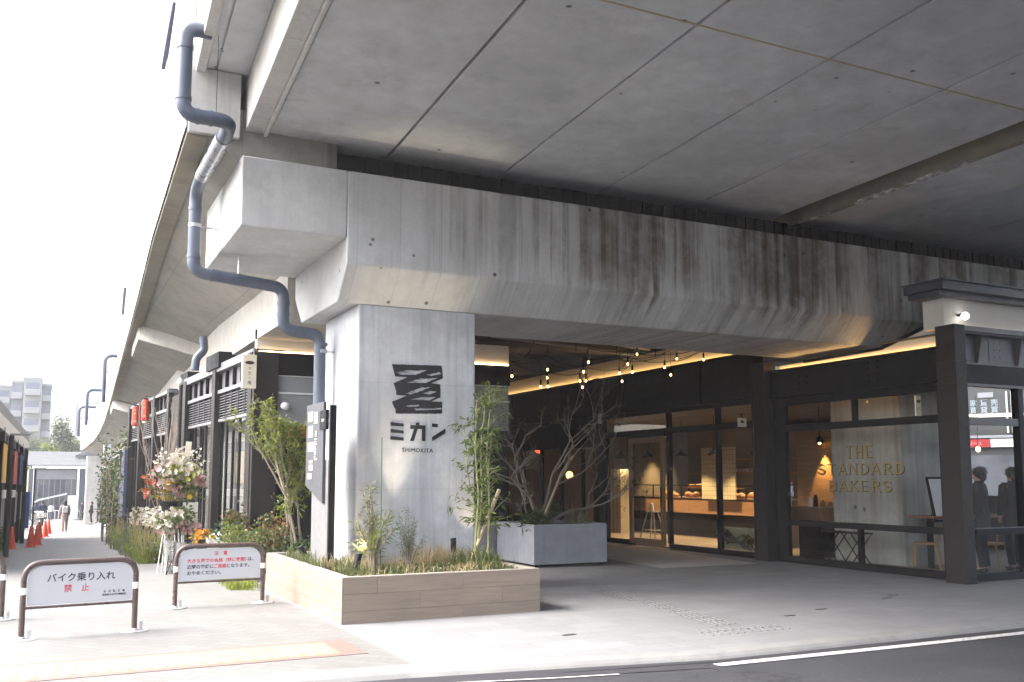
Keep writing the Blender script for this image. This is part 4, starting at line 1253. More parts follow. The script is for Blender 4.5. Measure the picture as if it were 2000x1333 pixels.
lp = bpy.data.lights.new('pendant_glow', 'SPOT'); lp.energy = 50; lp.color = (1,.6,.22); lp.spot_size = math.radians(60); lp.spot_blend = .5; lp.shadow_soft_size = .03
lo = bpy.data.objects.new('pendant_glow', lp); COL.objects.link(lo); lo.location = (15.6,16.0,2.40)
single('timber_partition', MB().box(15.75,15.5,.03,15.82,16.9,2.7), woodmat('partition_boards', (.36,.22,.11), 1, .25), 'timber partition lit by an amber lamp behind the lettered pane', 'partition', (15.8,16.2,.03))
# spot-lit back wall beside the door
for x, y, e in ((18.3,27.3,120),(18.2,26.0,100)):
    lp = bpy.data.lights.new('wall_wash', 'SPOT'); lp.energy = e; lp.color = (1,.72,.4); lp.spot_size = math.radians(70); lp.spot_blend = .7; lp.shadow_soft_size = .05
    lo = bpy.data.objects.new('wall_wash', lp); COL.objects.link(lo); lo.location = (x,y,3.1)
mb = MB(); mb.box(18.9,25.6,.03,19.0,28.4,3.2)
single('ochre_panel', mb, pm('ochre_plaster', (.36,.28,.17), .8, 0, .15, 2), 'ochre plaster panel washed by lamp light behind the bakery door', 'panel', (18.95,27,.03))
def stool(x, y, h, mat, label, group=None, nm='bar_stool', leg=.22, seat=.17):
    t_ = thing(nm, label, 'stool', (x,y,.03), group)
    build('seat', MB().lathe([(seat,0),(seat,.035)], (x,y,.03+h-.035), 16), mat, t_, bevel=.006)
    for k in range(4):
        a = math.pi/4+k*math.pi/2
        build('leg', MB().tube([(x+math.cos(a)*seat*.7,y+math.sin(a)*seat*.7,.03+h-.036),(x+math.cos(a)*leg,y+math.sin(a)*leg,.03)], .018, 8), mat, t_)
    mb = MB()
    for k in range(4):
        a = math.pi/4+k*math.pi/2; b_ = a+math.pi/2; f = seat*.7+(leg-seat*.7)*.65
        mb.tube([(x+math.cos(a)*f,y+math.sin(a)*f,.03+h*.34),(x+math.cos(b_)*f,y+math.sin(b_)*f,.03+h*.34)], .011, 6)
    build('stretcher', mb, mat, t_)
    return t_
M['stoolw'] = woodmat('pale_stool_wood', (.48,.42,.34), 2, .1)
st_ = stool(14.6,21.1,.76,M['stoolw'],'pale wooden bar stool seen through the bakery door', leg=.36, seat=.2)
jr = thing('glass_jar', 'white lidded jar standing on the bar stool behind the door', 'jar', (14.6,21.15,.79))
build('body', MB().lathe([(.06,0),(.07,.03),(.07,.14),(.05,.17)], (14.6,21.15,.79), 14), M['white'], jr, smooth=True); build('lid', MB().lathe([(.055,.171),(.05,.2),(.01,.22)], (14.6,21.15,.79), 14), M['white'], jr, smooth=True)
bd = thing('display_crate', 'pale painted board with dry branches in the bakery\'s lower window', 'display', (13.95,16.8,.03))
build('board', MB().box(13.88,16.14,.08,13.93,17.45,.57), pm('pale_lime_paint', (.50,.48,.30), .7, 0, .25, 5), bd, bevel=.005)
mb = MB()
for i in range(9):
    y = 17.4-i*.1; mb.tube([(13.82,17.45-R.uniform(0,.4),.5-R.uniform(0,.3)),(13.8,16.8+R.uniform(-.2,.2),.25),(13.82,16.2+R.uniform(-.1,.3),.05+R.uniform(0,.4))], [.03,.022,.008], 6)
build('branches', mb, M['bark_d'], bd); lf = MB(); cloud(lf, (13.84,16.3,.25), .1, .22, .2, 160, .1, .03); build('dry_leaves', lf, M['leaf_r'], bd)
for i, (y, lab) in enumerate(((13.85,'folding stand with crossed black legs, left of the pair behind the lettered window'),(13.25,'folding stand with crossed black legs, right of the pair behind the lettered window'))):
    t_ = thing('folding_stand', lab, 'stand', (13.75,y,.03), 'folding stands behind the lettered window')
    build('top_frame', MB().box(13.62,y-.27,.62,13.9,y+.27,.645), M['black'], t_)
    for s in (-1,1):
        for x in (13.65,13.87):
            build('leg', MB().tube([(x,y+s*.26,.62),(x,y,.33),(x,y-s*.24,.03)], .011, 6), M['black'], t_)
es = thing('easel_sign', 'black framed white poster on a leaning easel behind the bakery\'s corner window', 'easel', (14.75,12.25,.03))
build('board', MB().hexa([(14.62,12.2,.86),(15.05,12.05,.86),(15.05,12.07,.86),(14.62,12.22,.86),(14.50,12.25,1.68),(14.98,12.1,1.68),(14.98,12.12,1.68),(14.50,12.27,1.68)]), M['black'], es)
build('poster', MB().hexa([(14.655,12.176,.9),(15.02,12.047,.9),(15.02,12.051,.9),(14.655,12.18,.9),(14.535,12.227,1.64),(14.95,12.083,1.64),(14.95,12.087,1.64),(14.535,12.231,1.64)]), pm('poster_white', (.7,.72,.75), .5, 0, .12, 12), es)
mb = MB()
for a, b_ in (((14.6,12.25,1.0),(14.5,12.2,.03)),((14.98,12.12,1.0),(15.05,12.0,.03)),((14.75,12.22,1.5),(14.9,12.6,.03))): mb.tube([a,b_], .012, 6)
build('easel_legs', mb, M['black'], es)
tb = thing('display_table', 'oak box table with goods behind the lettered window', 'table', (14.9,15.1,.03))
build('top', MB().box(14.2,14.6,1.02,15.4,15.6,1.06), M['wood'], tb); build('skirt', MB().box(14.25,14.65,.72,15.35,15.55,1.019), M['cwood'], tb); build('base', MB().box(14.4,14.8,.03,15.2,15.45,.719), M['black'], tb)
for i, (x, y, r_, h, m_) in enumerate(((14.5,15.2,.05,.2,'white'),(14.6,14.95,.06,.14,'bread'),(14.75,15.3,.05,.24,'matt_dark'),(14.95,15.1,.06,.1,'bread'))):
    single('goods_jar', MB().lathe([(r_,0),(r_*1.05,h*.7),(r_*.6,h*.85),(r_*.6,h)], (x,y,1.061), 12), M[m_], ['tall white jar on the oak box table','squat brown jar on the oak box table','tall dark jar on the oak box table','small brown pot on the oak box table'][i], 'jar', (x,y,1.061), smooth=True)
# table and chairs just inside the street front
def chair(x, y, rz, label, group):
    t_ = thing('wooden_chair', label, 'chair', (x,y,.03), group)
    Mx = Matrix.Rotation(rz, 3, 'Z')
    def w(px, py, pz): 
        v = Mx @ Vector((px,py,0)); return (x+v.x, y+v.y, .03+pz)
    m_ = M['chairw']
    build('seat', MB().add([w(*p) for p in ((-.2,-.2,.43),(.2,-.2,.43),(.22,.2,.43),(-.22,.2,.43),(-.2,-.2,.465),(.2,-.2,.465),(.22,.2,.465),(-.22,.2,.465))], [(0,3,2,1),(4,5,6,7),(0,1,5,4),(1,2,6,5),(2,3,7,6),(3,0,4,7)]), m_, t_, bevel=.01)
    for sx_ in (-1,1):
        build('leg', MB().tube([w(sx_*.17,.17,.43),w(sx_*.24,.24,0)], [.019,.014], 8), m_, t_)
        build('leg', MB().tube([w(sx_*.17,-.17,.43),w(sx_*.22,-.25,0)], [.019,.014], 8), m_, t_)
    mb = MB().tube([w(-.2,-.2,.46),w(-.22,-.25,.72),w(0,-.3,.78),w(.22,-.25,.72),w(.2,-.2,.46)], .016, 8)
    build('backrest', mb, m_, t_)
    return t_
M['chairw'] = woodmat('chair_wood', (.40,.25,.12), 2, .15)
chair(15.5,11.75,.2,'pale wooden chair right of the pillar inside the street front','chairs inside the street front')
chair(14.55,12.35,.6,'darker shaded wooden chair close behind the corner post window','chairs inside the street front')
tb = thing('cafe_table', 'long reddish timber table behind the street front window', 'table', (15.6,12.6,.03))
build('top', MB().box(14.4,12.0,.93,17.2,12.6,.97), woodmat('table_red_wood', (.22,.10,.06), 0, .25), tb)
for x in (14.6,17.0): build('leg', MB().box(x-.03,12.25,.03,x+.03,12.35,.929), M['black'], tb)
# ---------------------------------------------------------------- shops along the street, left block under the viaduct
def FX(y): return 3.5-.06*(y-17.6)
def fbox(mb, y0, y1, z0, z1, d0, d1):     # box on the street facade: d = depth in front of (negative) / behind the facade line
    return mb.hexa([(FX(y0)+d0,y0,z0),(FX(y0)+d1,y0,z0),(FX(y1)+d1,y1,z0),(FX(y1)+d0,y1,z0),(FX(y0)+d0,y0,z1),(FX(y0)+d1,y0,z1),(FX(y1)+d1,y1,z1),(FX(y1)+d0,y1,z1)])
M['fasc'] = pm('silver_fascia', (.20,.205,.22), .45, .2, .08, 3)
M['curtain'] = pm('pale_interior_wall', (.58,.56,.53), .8, 0, .15, 1.2)
M['panelg'] = pm('pale_grey_cladding', (.26,.27,.29), .5, 0, .06, 2)
def arcade(y0, y1, label, cols, zt=4.04):
    t_ = thing('arcade_shop', label, 'shop', (FX(y0)+1, (y0+y1)/2, -.3), 'dark shops along the street under the viaduct')
    build('fascia', fbox(MB(), y0+.02, y1-.02, 3.88, zt, -.10, .5), M['fasc'], t_, bevel=.005)
    mb = MB(); fbox(mb, y0+.02, y1-.02, 3.50, 3.875, .02, .3)
    build('beam', mb, M['grey_steel'], t_)
    mb = MB()
    n = int((y1-y0)/.62)
    for i in range(n):
        y = y0+.5+i*.62; fbox(mb, y, y+.06, 3.52, 3.86, -.05, .019)
    build('beam_stiffener', mb, M['black'], t_)
    build('beam_flange', fbox(fbox(MB(), y0+.02, y1-.02, 3.42, 3.495, -.06, .3), y0+.02, y1-.02, 2.83, 2.885, -.03, .3), M['fasc'], t_)
    for y in cols:
        build('post', fbox(MB(), y-.14, y+.14, -.8, 3.98, -.12, .1), M['brown'], t_, bevel=.006)
    edges = sorted(cols)
    lv = MB(); ml = MB(); gl = MB()
    for a, b_ in zip(edges, edges[1:]):
        a += .145; b_ -= .145
        k = max(2, round((b_-a)/.56))
        for i in range(k+1):
            y = a+(b_-a)*i/k
            fbox(ml, y-.028, y+.028, 2.886, 3.415, -.02, .05)
            fbox(ml, y-.03, y+.03, -.6, 2.825, .012, .06)
        for i in range(9):
            z = 2.91+i*.056
            lv.hexa([(FX(a)-.015,a,z),(FX(a)+.05,a,z+.022),(FX(b_)+.05,b_,z+.022),(FX(b_)-.015,b_,z),(FX(a)-.015,a,z+.014),(FX(a)+.05,a,z+.036),(FX(b_)+.05,b_,z+.036),(FX(b_)-.015,b_,z+.014)])
        fbox(gl, a, b_, -.5, 2.82, .035, .042)
    build('louvre', lv, M['fasc'], t_); build('mullion', ml, M['black'], t_); build('window_pane', gl, M['glass'], t_)
    build('shutter_back', fbox(MB(), y0+.05, y1-.05, 2.84, 3.5, .12, .16), M['black'], t_)
    fl_ = MB(); fbox(fl_, y0+.05, y1-.05, -.6, 3.5, .4, .5); build('inner_wall', fl_, M['curtain'], t_)
    fbox(fl2 := MB(), y0+.05, y1-.05, -.7, -.25, .08, .39); build('floor', fl2, M['floorw'], t_)
    build('roof', fbox(MB(), y0, y1, 3.9, 4.0, .51, 2.3), M['black'], t_)
    return t_
sh1 = arcade(17.6, 24.1, 'dark framed shop with silver louvres right behind the flower stands', [17.78,20.75,23.9])
# the end wall of that shop, facing the planter
mb = MB(); mb.box(3.86,17.64,-.1,8.62,17.8,2.62); build('end_wall_base', mb, M['black'], sh1)
build('end_post', MB().box(3.40,17.50,-.4,3.84,17.64,3.97), M['brown'], sh1, bevel=.006)
build('end_beam', MB().box(3.845,17.56,3.56,8.64,17.70,3.97), M['black'], sh1)
mb = MB(); mb.box(3.845,17.60,3.245,8.62,17.68,3.54); mb.box(3.845,17.60,2.63,8.62,17.68,3.21); build('end_panel', mb, M['panelg'], sh1)
mb = MB(); mb.box(3.845,17.57,3.541,8.63,17.60,3.556); mb.box(3.845,17.57,3.211,8.63,17.60,3.244); build('end_rail', mb, M['white'], sh1)
build('end_fascia', MB().box(3.46,17.62,4.0,8.64,17.80,4.40), M['cove'], sh1); build('light_strip', MB().box(3.5,17.585,3.985,8.62,17.61,3.999), emit('strip_glow', (1.0,.66,.32), 3), sh1)
build('door_hood', MB().box(4.0,17.45,2.40,4.55,17.63,2.60), woodmat('red_hood', (.26,.08,.04), 0), sh1)
mb = MB(); mb.box(8.5,17.81,-.1,8.64,24.2,4.35); build('passage_wall', mb, M['navy'], sh1)
mb = MB(); mb.box(5.85,17.81,3.98,8.49,24.2,4.05); mb.box(3.5,24.2,0,8.6,24.3,4.05); build('roof_slab', mb, M['black'], sh1)
build('conduit', MB().tube([(8.75,17.9,4.85),(13.4,19.4,4.85)], .05, 10).tube([(8.7,18.6,4.75),(13.4,20.1,4.78)], .035, 8), M['panelg'], sh1)
wl = thing('security_light', 'white globe light on the grey end wall between the shop post and pipe', 'lamp', (3.95,17.5,3.0))
build('globe', MB().ell((3.98,17.5,2.98), .085,.085,.075, 12, 8), M['white'], wl, smooth=True); build('arm', MB().tube([(3.98,17.62,3.05),(3.98,17.52,3.03)], .03, 8), M['fasc'], wl)
arcade(25.9, 33.2, 'dark framed shop with louvres beyond the brown wall, red lanterns in front', [26.1,28.3,30.8,33.0], 3.95)
mb = MB(); fbox(mb, 24.15, 25.85, -.8, 3.75, -.05, .4)
wt = thing('brown_wall', 'tall brown wall panel with bare climber between the two dark shops', 'wall', (FX(25),25,-.3))
build('panel', mb, M['brown'], wt); build('cap', fbox(MB(), 24.1, 25.0, 3.76, 4.25, -.02, .4), M['black'], wt)
mb = MB(); fbox(mb, 20.2, 21.4, 3.96, 4.28, -.15, .5)
build('roof_box', mb, M['black'], sh1)
lp_ = thing('wall_lamp', 'thin lamp post with a white head between louvred bays', 'lamp', (FX(23.7)-.25,23.6,-.25))
build('pole', MB().tube([(FX(23.7)-.25,23.6,-.3),(FX(23.7)-.25,23.6,3.95)], .045, 10), M['brown'], lp_, smooth=True); build('head', MB().ell((FX(23.7)-.28,23.55,3.93), .07,.07,.09, 10, 8), M['white'], lp_, smooth=True)
vb = MB(); tips = []
for i in range(9):
    p0 = V3(FX(25)-.1-R.uniform(0,.2), 24.4+R.uniform(0,1.2), -.3)
    limb(vb, p0, V3(R.uniform(-.1,.1),R.uniform(-.2,.2),1), R.uniform(1.2,1.7), .018, 2, tips, .25, 2, .35, .5, 4, .8)
o = single('bare_climber', vb, M['bark'], 'bare tangled climber stems against the brown wall panel', 'climber', (FX(25),25,-.3))
# cream projecting sign
sg = thing('shop_sign', 'cream upright sign with a dark oval hanging at the shop corner', 'sign', (3.3,17.4,3.3))
build('sign_box', MB().box(3.165,17.36,3.27,3.415,17.46,3.88), M['cream'], sg, bevel=.004); 
mb = MB()
for k in range(12):
    pass
mb.lathe([(.032,-.003),(.032,.003)], (0,0,0), 16, True, 2.6, 1); mb.v = [(3.29+x, 17.356+z, 3.735+y*1.0) for x, y, z in mb.v]
build('oval_mark', mb, pm('dark_oval', (.05,.025,.02), .5), sg)
lt = MB()
for i, ch in enumerate('ナカー庵'):
    s = text_mb(ch, .075, (3.295,17.3595,3.60-.085*i), (1,0,0), (0,0,1), depth=.001); lt.add(s.v, s.f)
build('lettering', lt, M['inkb'], sg); build('arm', MB().box(3.416,17.39,3.8,3.5,17.43,3.83), M['black'], sg)
# red lanterns
M['lant'] = pm('red_lantern', (.62,.045,.025), .5, 0, .1, 5)
for i, (x, y, z0, lab) in enumerate(((2.62,29.3,3.30,'right and nearer of two tall red lanterns hung before the dark shop'),(2.52,31.2,3.24,'left and farther of two tall red lanterns hung before the dark shop'))):
    t_ = thing('red_lantern', lab, 'lantern', (x,y,z0), 'red lanterns before the dark shop')
    pr = []
    for k in range(15): pr += [(.112 if k % 2 else .104, .04+k*.038)]
    build('shade', MB().lathe([(.06,.0),(.1,.03)]+pr+[(.1,.60),(.06,.62)], (x,y,z0), 14), M['lant'], t_, smooth=True)
    build('bottom_ring', MB().lathe([(.07,-.05),(.075,0)], (x,y,z0), 12), M['cream'], t_); build('top_ring', MB().lathe([(.07,.62),(.065,.66)], (x,y,z0), 12), M['black'], t_)
    s = MB()
    for j, ch in enumerate('大衆酒場'):
        q = text_mb(ch, .10, (x-.035,y-.117,z0+.46-.115*j), (1,-.25,0), (0,0,1), depth=.001, bold=.002); s.add(q.v, q.f)
    build('lettering', s, pm('lantern_print', (.75,.35,.2), .5), t_); build('arm', MB().tube([(x,y,z0+.66),(x,y,z0+.72),(x+.45,y,z0+.72)], .012, 6), M['black'], t_)
# banners along the second shop
for i, (y, cb) in enumerate(((32.9,(.05,.08,.20)),(33.6,(.5,.5,.55)),(34.2,(.06,.08,.18)))):
    t_ = thing('shop_banner', ['dark blue narrow banner left of the red lanterns','pale narrow banner between two blue banners','farther blue narrow banner half hidden by the climbers'][i], 'banner', (FX(y)-.2,y,-.5), 'narrow banners beside the climbers')
    build('cloth', MB().box(FX(y)-.20,y,.4,FX(y)-.05,y+.015,2.6), pm('banner_cloth_%d' % i, cb, .8, 0, .3, 6), t_); build('pole', MB().tube([(FX(y)-.03,y,-.6),(FX(y)-.03,y,2.7)], .014, 6), M['fasc'], t_)
# far shop block running on behind the climbers
mb = MB()
mb.add([(2.9,33.3,-1),(4.6,60,-2),(5.2,85,-2.6),(8,85,-2.6),(8,33.3,-1),(2.9,33.3,3.4),(4.6,60,2.9),(5.2,85,2.2),(8,85,2.2),(8,33.3,3.4)], [(0,1,6,5),(1,2,7,6),(2,3,8,7),(3,4,9,8),(4,0,5,9),(5,6,7,8,9),(4,3,2,1,0)])
fs = thing('far_shop_block', 'dark row of shops far along the viaduct behind the climbers', 'building', (4.6,55,-1.5))
build('walls', mb, M['brown'], fs)
for y in range(36,84,3):
    f = (y-33.3)/51.7; x = 2.9+2.4*f
    build('post', MB().box(x-.25,y,-1.5,x-.05,y+.25,3.2-f), M['black'], fs)
mb = MB(); mb.add([(2.65,34,3.1),(4.35,60,2.6),(4.95,84,1.95),(5.05,84,1.95),(4.45,60,2.6),(2.75,34,3.1),(2.65,34,3.4),(4.35,60,2.9),(4.95,84,2.25),(5.05,84,2.25),(4.45,60,2.9),(2.75,34,3.4)], [(0,1,7,6),(1,2,8,7),(6,7,10,11),(7,8,9,10),(5,4,1,0),(4,3,2,1),(5,11,10,4),(4,10,9,3),(0,6,11,5),(2,3,9,8)])
build('fascia', mb, M['fasc'], fs)
t_ = thing('shop_sign', 'white upright lightbox sign far along the street above a red lamp', 'sign', (2.2,39.3,2.2))
build('sign_box', MB().box(2.08,39.2,2.3,2.34,39.35,2.95), M['white'], t_); build('lower_band', MB().box(2.1,39.2,2.18,2.32,39.35,2.299), M['lant'], t_); build('arm', MB().box(2.341,39.25,2.6,3.1,39.3,2.65), M['black'], t_)

# ---------------------------------------------------------------- celebration flower stands
def bloom(mb, c, r, n=6):
    c = Vector(c); ax = (rv()+V3(0,-.6,.5)).normalized()
    u = ax.cross(V3(0,0,1)).normalized() if abs(ax.z) < .95 else V3(1,0,0); w = ax.cross(u)
    for k in range(n):
        a = 6.283*k/n; d = u*math.cos(a)+w*math.sin(a); s = (u*-math.sin(a)+w*math.cos(a))*r*.42
        o = len(mb.v)
        mb.v += [tuple(c), tuple(c+d*r*.6+s+ax*r*.25), tuple(c+d*r+ax*r*.3), tuple(c+d*r*.6-s+ax*r*.25)]
        mb.f.append((o,o+1,o+2,o+3))
PET = {}
for k, c_ in dict(white_flowers=(.50,.48,.46), pink_flowers=(.48,.29,.32), yellow_flowers=(.50,.36,.05), lime_flowers=(.30,.33,.08), red_flowers=(.30,.07,.04), orange_flowers=(.62,.27,.03)).items():
    PET[k] = leafmat('petals_'+k, c_, .18, .3)
def bouquet(t_, c, rx, ry, rz, mixd, nleaf=420, fs_=.055):
    lf = MB(); cloud(lf, c, rx, ry, rz, nleaf, .13, .05)
    build('leaves', lf, M['leaf_m'], t_)
    for k, n in mixd.items():
        mb = MB(); ctr = [(R.uniform(-.6,.6), R.uniform(-.7,.1), R.uniform(-.6,.7)) for _ in range(4)]
        for i in range(n):
            a = R.choice(ctr); v = V3(a[0],a[1],a[2])+rv()*R.uniform(0,.55)
            if v.length > 1: v.normalize()
            bloom(mb, (c[0]+v.x*rx, c[1]+v.y*ry, c[2]+v.z*rz), fs_*R.uniform(.7,1.3))
        build(k, mb, PET[k], t_)
g1 = 'celebration flower stands before the shop'
b0 = gz(2.3,20)
t_ = thing('flower_stand', 'tall stand heaped with pink white and lime flowers before the louvred shop', 'flower stand', (2.45,20,b0), g1)
bouquet(t_, (2.42,20,1.58), .56,.42,.42, dict(white_flowers=170, pink_flowers=150, lime_flowers=190, yellow_flowers=24))
mb = MB(); cloud(mb, (2.0,20,1.5), .26,.25,.3, 70, .11, .05); build('russet_leaves', mb, M['leaf_r'], t_)
mb = MB(); 
for i in range(14): bloom(mb, (2.0+R.uniform(-.2,.1),19.9+R.uniform(-.2,.1),1.45+R.uniform(-.25,.25)), .05)
build('red_flowers', mb, PET['red_flowers'], t_)
mb = MB()
for i in range(24):
    a = V3(2.42+R.uniform(-.3,.4),20,1.8); e = a+V3(R.uniform(-.3,.45),R.uniform(-.2,.2),R.uniform(.2,.5)); mb.tube([a,a.lerp(e,.5)+V3(0,0,.06),e],[.006,.005,.002],4,False)
    for k in range(7):
        q = a.lerp(e, R.uniform(.4,1)); bloom(mb, q+rv()*.05, .03, 5)
build('orchid_sprays', mb, PET['white_flowers'], t_)
build('white_pot', MB().lathe([(.12,0),(.15,.23),(.155,.24)], (2.70,19.95,.93), 16), M['white'], t_, smooth=True)
build('dark_basket', MB().lathe([(.18,0),(.22,.2)], (2.36,20.05,1.0), 16), M['black'], t_)
mb = MB()
for x in (2.58,2.82):
    for y in (19.85,20.1): mb.tube([(x,y,b0),(x,y,1.18)], .011, 6)
for x, y in ((2.25,19.95),(2.45,19.95),(2.3,20.2),(2.42,20.2)): mb.tube([(x+(x-2.36)*1.2,y,b0),(x,y,1.02)], .011, 6)
for z in (.35,.93): mb.tube([(2.58,19.85,z),(2.82,19.85,z),(2.82,20.1,z),(2.58,20.1,z),(2.58,19.85,z)], .008, 6)
build('stand_frame', mb, M['white'], t_)
mb = MB(); mb.obox((2.62,20.05,2.08), .11, .015, .62, 0, Matrix.Rotation(.08,3,'Y')); mb.obox((2.40,20.1,2.0), .14, .015, .34, 0, Matrix.Rotation(-.2,3,'Y')); build('name_board', mb, M['cream'], t_)
t_ = thing('flower_stand', 'low flower arrangement of white blooms in a silver vase at the shop front', 'flower stand', (2.35,19.6,b0), g1)
bouquet(t_, (2.42,19.7,.82), .50,.35,.30, dict(white_flowers=110, pink_flowers=36), 420)
mb = MB(); mb.lathe([(.09,.0),(.11,.5),(.13,.62)], (2.27,19.5,b0+.02), 16); mb.lathe([(.09,.0),(.11,.45),(.13,.58)], (2.47,19.55,b0+.02), 16); build('vase', mb, M['chrome'], t_, smooth=True)
mb = MB()
for s_ in (-1,1):
    mb.tube([(2.2,19.2,b0),(2.3+.05*s_,19.3,b0+.38)], .01, 6); mb.tube([(2.45,19.2,b0),(2.52+.05*s_,19.3,b0+.36)], .01, 6)
build('wire_legs', mb, M['black'], t_)
t_ = thing('flower_stand', 'small arrangement of orange yellow blooms with white wrapping beside the low barrier', 'flower stand', (2.85,19.3,b0), g1)
bouquet(t_, (2.85,19.3,.52), .22,.2,.19, dict(yellow_flowers=60, orange_flowers=30), 80, .05)
mb = MB()
for i in range(60): leaf(mb, V3(3.12+R.uniform(-.18,.18),19.25+R.uniform(-.1,.1),.2+R.uniform(-.1,.2)), rv()+V3(0,0,.8), .26, .16, 0)
build('white_wrapping', mb, M['white'], t_); build('pot', MB().lathe([(.12,0),(.16,.34)], (2.88,19.3,b0), 14), M['white'], t_)
single('name_stake', MB().obox((3.24,19.0,.56), .07, .012, .42, 0, Matrix.Rotation(.45,3,'Y')), M['cream'], 'cream name stake leaning in shrubs behind the red-lettered barrier', 'stake', (3.15,19,.35))

# ---------------------------------------------------------------- planting along the street
def shrub(name, label, c, rx, ry, rz, n, L, w, mat, group=None, stems=7, mat2=None, cat='shrub'):
    z0 = gz(c[0], c[1])
    t_ = thing(name, label, cat, (c[0],c[1],z0), group)
    lf = MB(); cloud(lf, c, rx, ry, rz, n, L, w)
    build('leaves', lf, mat, t_)
    if mat2:
        lf = MB(); cloud(lf, (c[0],c[1]-ry*.2,c[2]+rz*.2), rx*.9, ry*.9, rz*.8, n//3, L, w); build('tinted_leaves', lf, mat2, t_)
    st = MB()
    for i in range(stems):
        e = V3(c[0]+R.uniform(-.6,.6)*rx, c[1]+R.uniform(-.6,.6)*ry, c[2]+R.uniform(0,.6)*rz)
        b_ = V3(c[0]+R.uniform(-.15,.15), c[1]+R.uniform(-.15,.15), z0-.05); st.tube([b_, b_.lerp(e,.5)+rv()*.05, e], [.012,.009,.004], 5, False)
    build('stem', st, M['bark'], t_)
    return t_
# tree with yellow-green leaves left of the information board
tr = thing('young_tree', 'young yellow green tree with slim trunks left of the information board', 'tree', (3.9,15.9,0))
tb_ = MB(); tips = []
for x, y, h in ((3.93,15.85,1.5),(3.80,15.95,1.25),(4.02,16.0,1.3),(3.68,16.05,1.0)):
    limb(tb_, V3(x,y,-.1), V3(-.12+R.uniform(-.1,.1),0,1), h, .03, 3, tips, .18, 2, .55, .25, 6, .62)
build('trunk', tb_, M['bark'], tr)
lf = MB(); ly = MB()
for q, d in tips:
    if q.z > 3.0: continue
    spray(lf if R.random() < .45 else ly, q, d, R.randint(5,9), .10, .03, .8, .5, .03)
for c_, rr in (((3.62,15.9,2.45),.22),((3.45,15.9,2.2),.26),((3.95,15.8,2.15),.34),((3.78,15.9,1.75),.36),((4.02,15.8,1.55),.28),((3.7,15.8,1.25),.3)):
    cloud(ly, c_, rr, rr*.8, rr*.8, 150, .10, .022, .6); cloud(lf, c_, rr, rr*.8, rr*.8, 60, .10, .022, .6)
build('leaves', lf, M['leaf_m'], tr); build('young_leaves', ly, M['leaf_y'], tr)
shrub('low_shrub', 'russet tinged shrub under the young tree behind the planter', (3.5,16.1,.62), .42,.4,.42, 1100, .075, .035, M['leaf_m'], None, 9, M['leaf_r'])
shrub('low_shrub', 'green rounded shrub between the red-lettered barrier and the planter corner', (3.05,16.6,.5), .36,.36,.42, 900, .07, .035, M['leaf_y'], None, 8, M['leaf_m'])
shrub('low_shrub', 'dark leafy shrub in front of the louvred shop\'s corner post', (3.1,17.4,.72), .36,.35,.4, 900, .07, .04, M['leaf_d'], None, 9, M['leaf_r'])
shrub('low_shrub', 'dark green shrub close behind the planter beside the young tree', (3.95,15.6,.42), .36,.3,.4, 900, .07, .03, M['leaf_d'])
mb = MB()
for i in range(80): blades(mb, (R.uniform(2.75,3.1), R.uniform(14.9,18.5), gz(2.8,16)), 14, .12, .12, R.uniform(.1,.25), .012, .8)
grassbed('ground_cover', mb, M['leaf_y'], 'thin grass at the foot of the shrubs beside the planter', (2.9,16,0))
gs = 'wispy shrubs bordering the street'
spots_ = [(2.35,23.6,.42,.5,'leaf_y','bright green low wispy shrub nearest the flower stands'),(2.42,25.6,.55,.6,'leaf_m','wispy mid green shrub just beyond the flower stands'),(2.5,28.2,.65,.7,'leaf_g','grey green wispy shrub before the red lanterns'),(2.5,31.5,.65,.65,'leaf_m','tall wispy shrub below the left red lantern'),(2.65,35.5,.65,.7,'leaf_g','wispy grey green shrub beyond the lanterns'),(3.05,40.5,.6,.7,'leaf_m','far wispy shrub where the border meets the standing people')]
for x, y, rr, h, m_, lab in spots_:
    z0 = gz(x,y)
    t_ = thing('wispy_shrub', lab, 'shrub', (x,y,z0), gs)
    mb = MB(); blades(mb, (x,y,z0), 300, rr*.8, rr*1.3, h*.95, .012, 1.0); build('blades', mb, M[m_], t_)
    lf = MB(); cloud(lf, (x,y,z0+h*.55), rr, rr*1.6, h*.55, 1600, .08, .03); build('leaves', lf, M['leaf_y' if m_ == 'leaf_m' else 'leaf_m'], t_)
    st = MB()
    for i in range(30):
        a = V3(x+R.uniform(-.5,.5)*rr,y+R.uniform(-1,1)*rr,z0); e = a+V3(R.uniform(-.3,.3),R.uniform(-.3,.3),h*R.uniform(1.3,1.9)); st.tube([a,a.lerp(e,.5),e],[.006,.005,.003],4,False)
    build('flower_stems', st, M['straw'], t_)
wf = MB()
for i in range(700):
    y = R.uniform(24.5,34); wf_p = (2.9+R.uniform(-.35,.25), y, gz(2.7,y)+R.uniform(.75,1.25)); bloom(wf, wf_p, .05, 5)
o = build('white_blossom', wf, PET['white_flowers'], None, org=(2.8,29,.5)); set_props(o, 'pale blossom drifting above the wispy shrubs along the shops', 'blossom', None, 'stuff')
gt = 'tall climbers against the far shops'
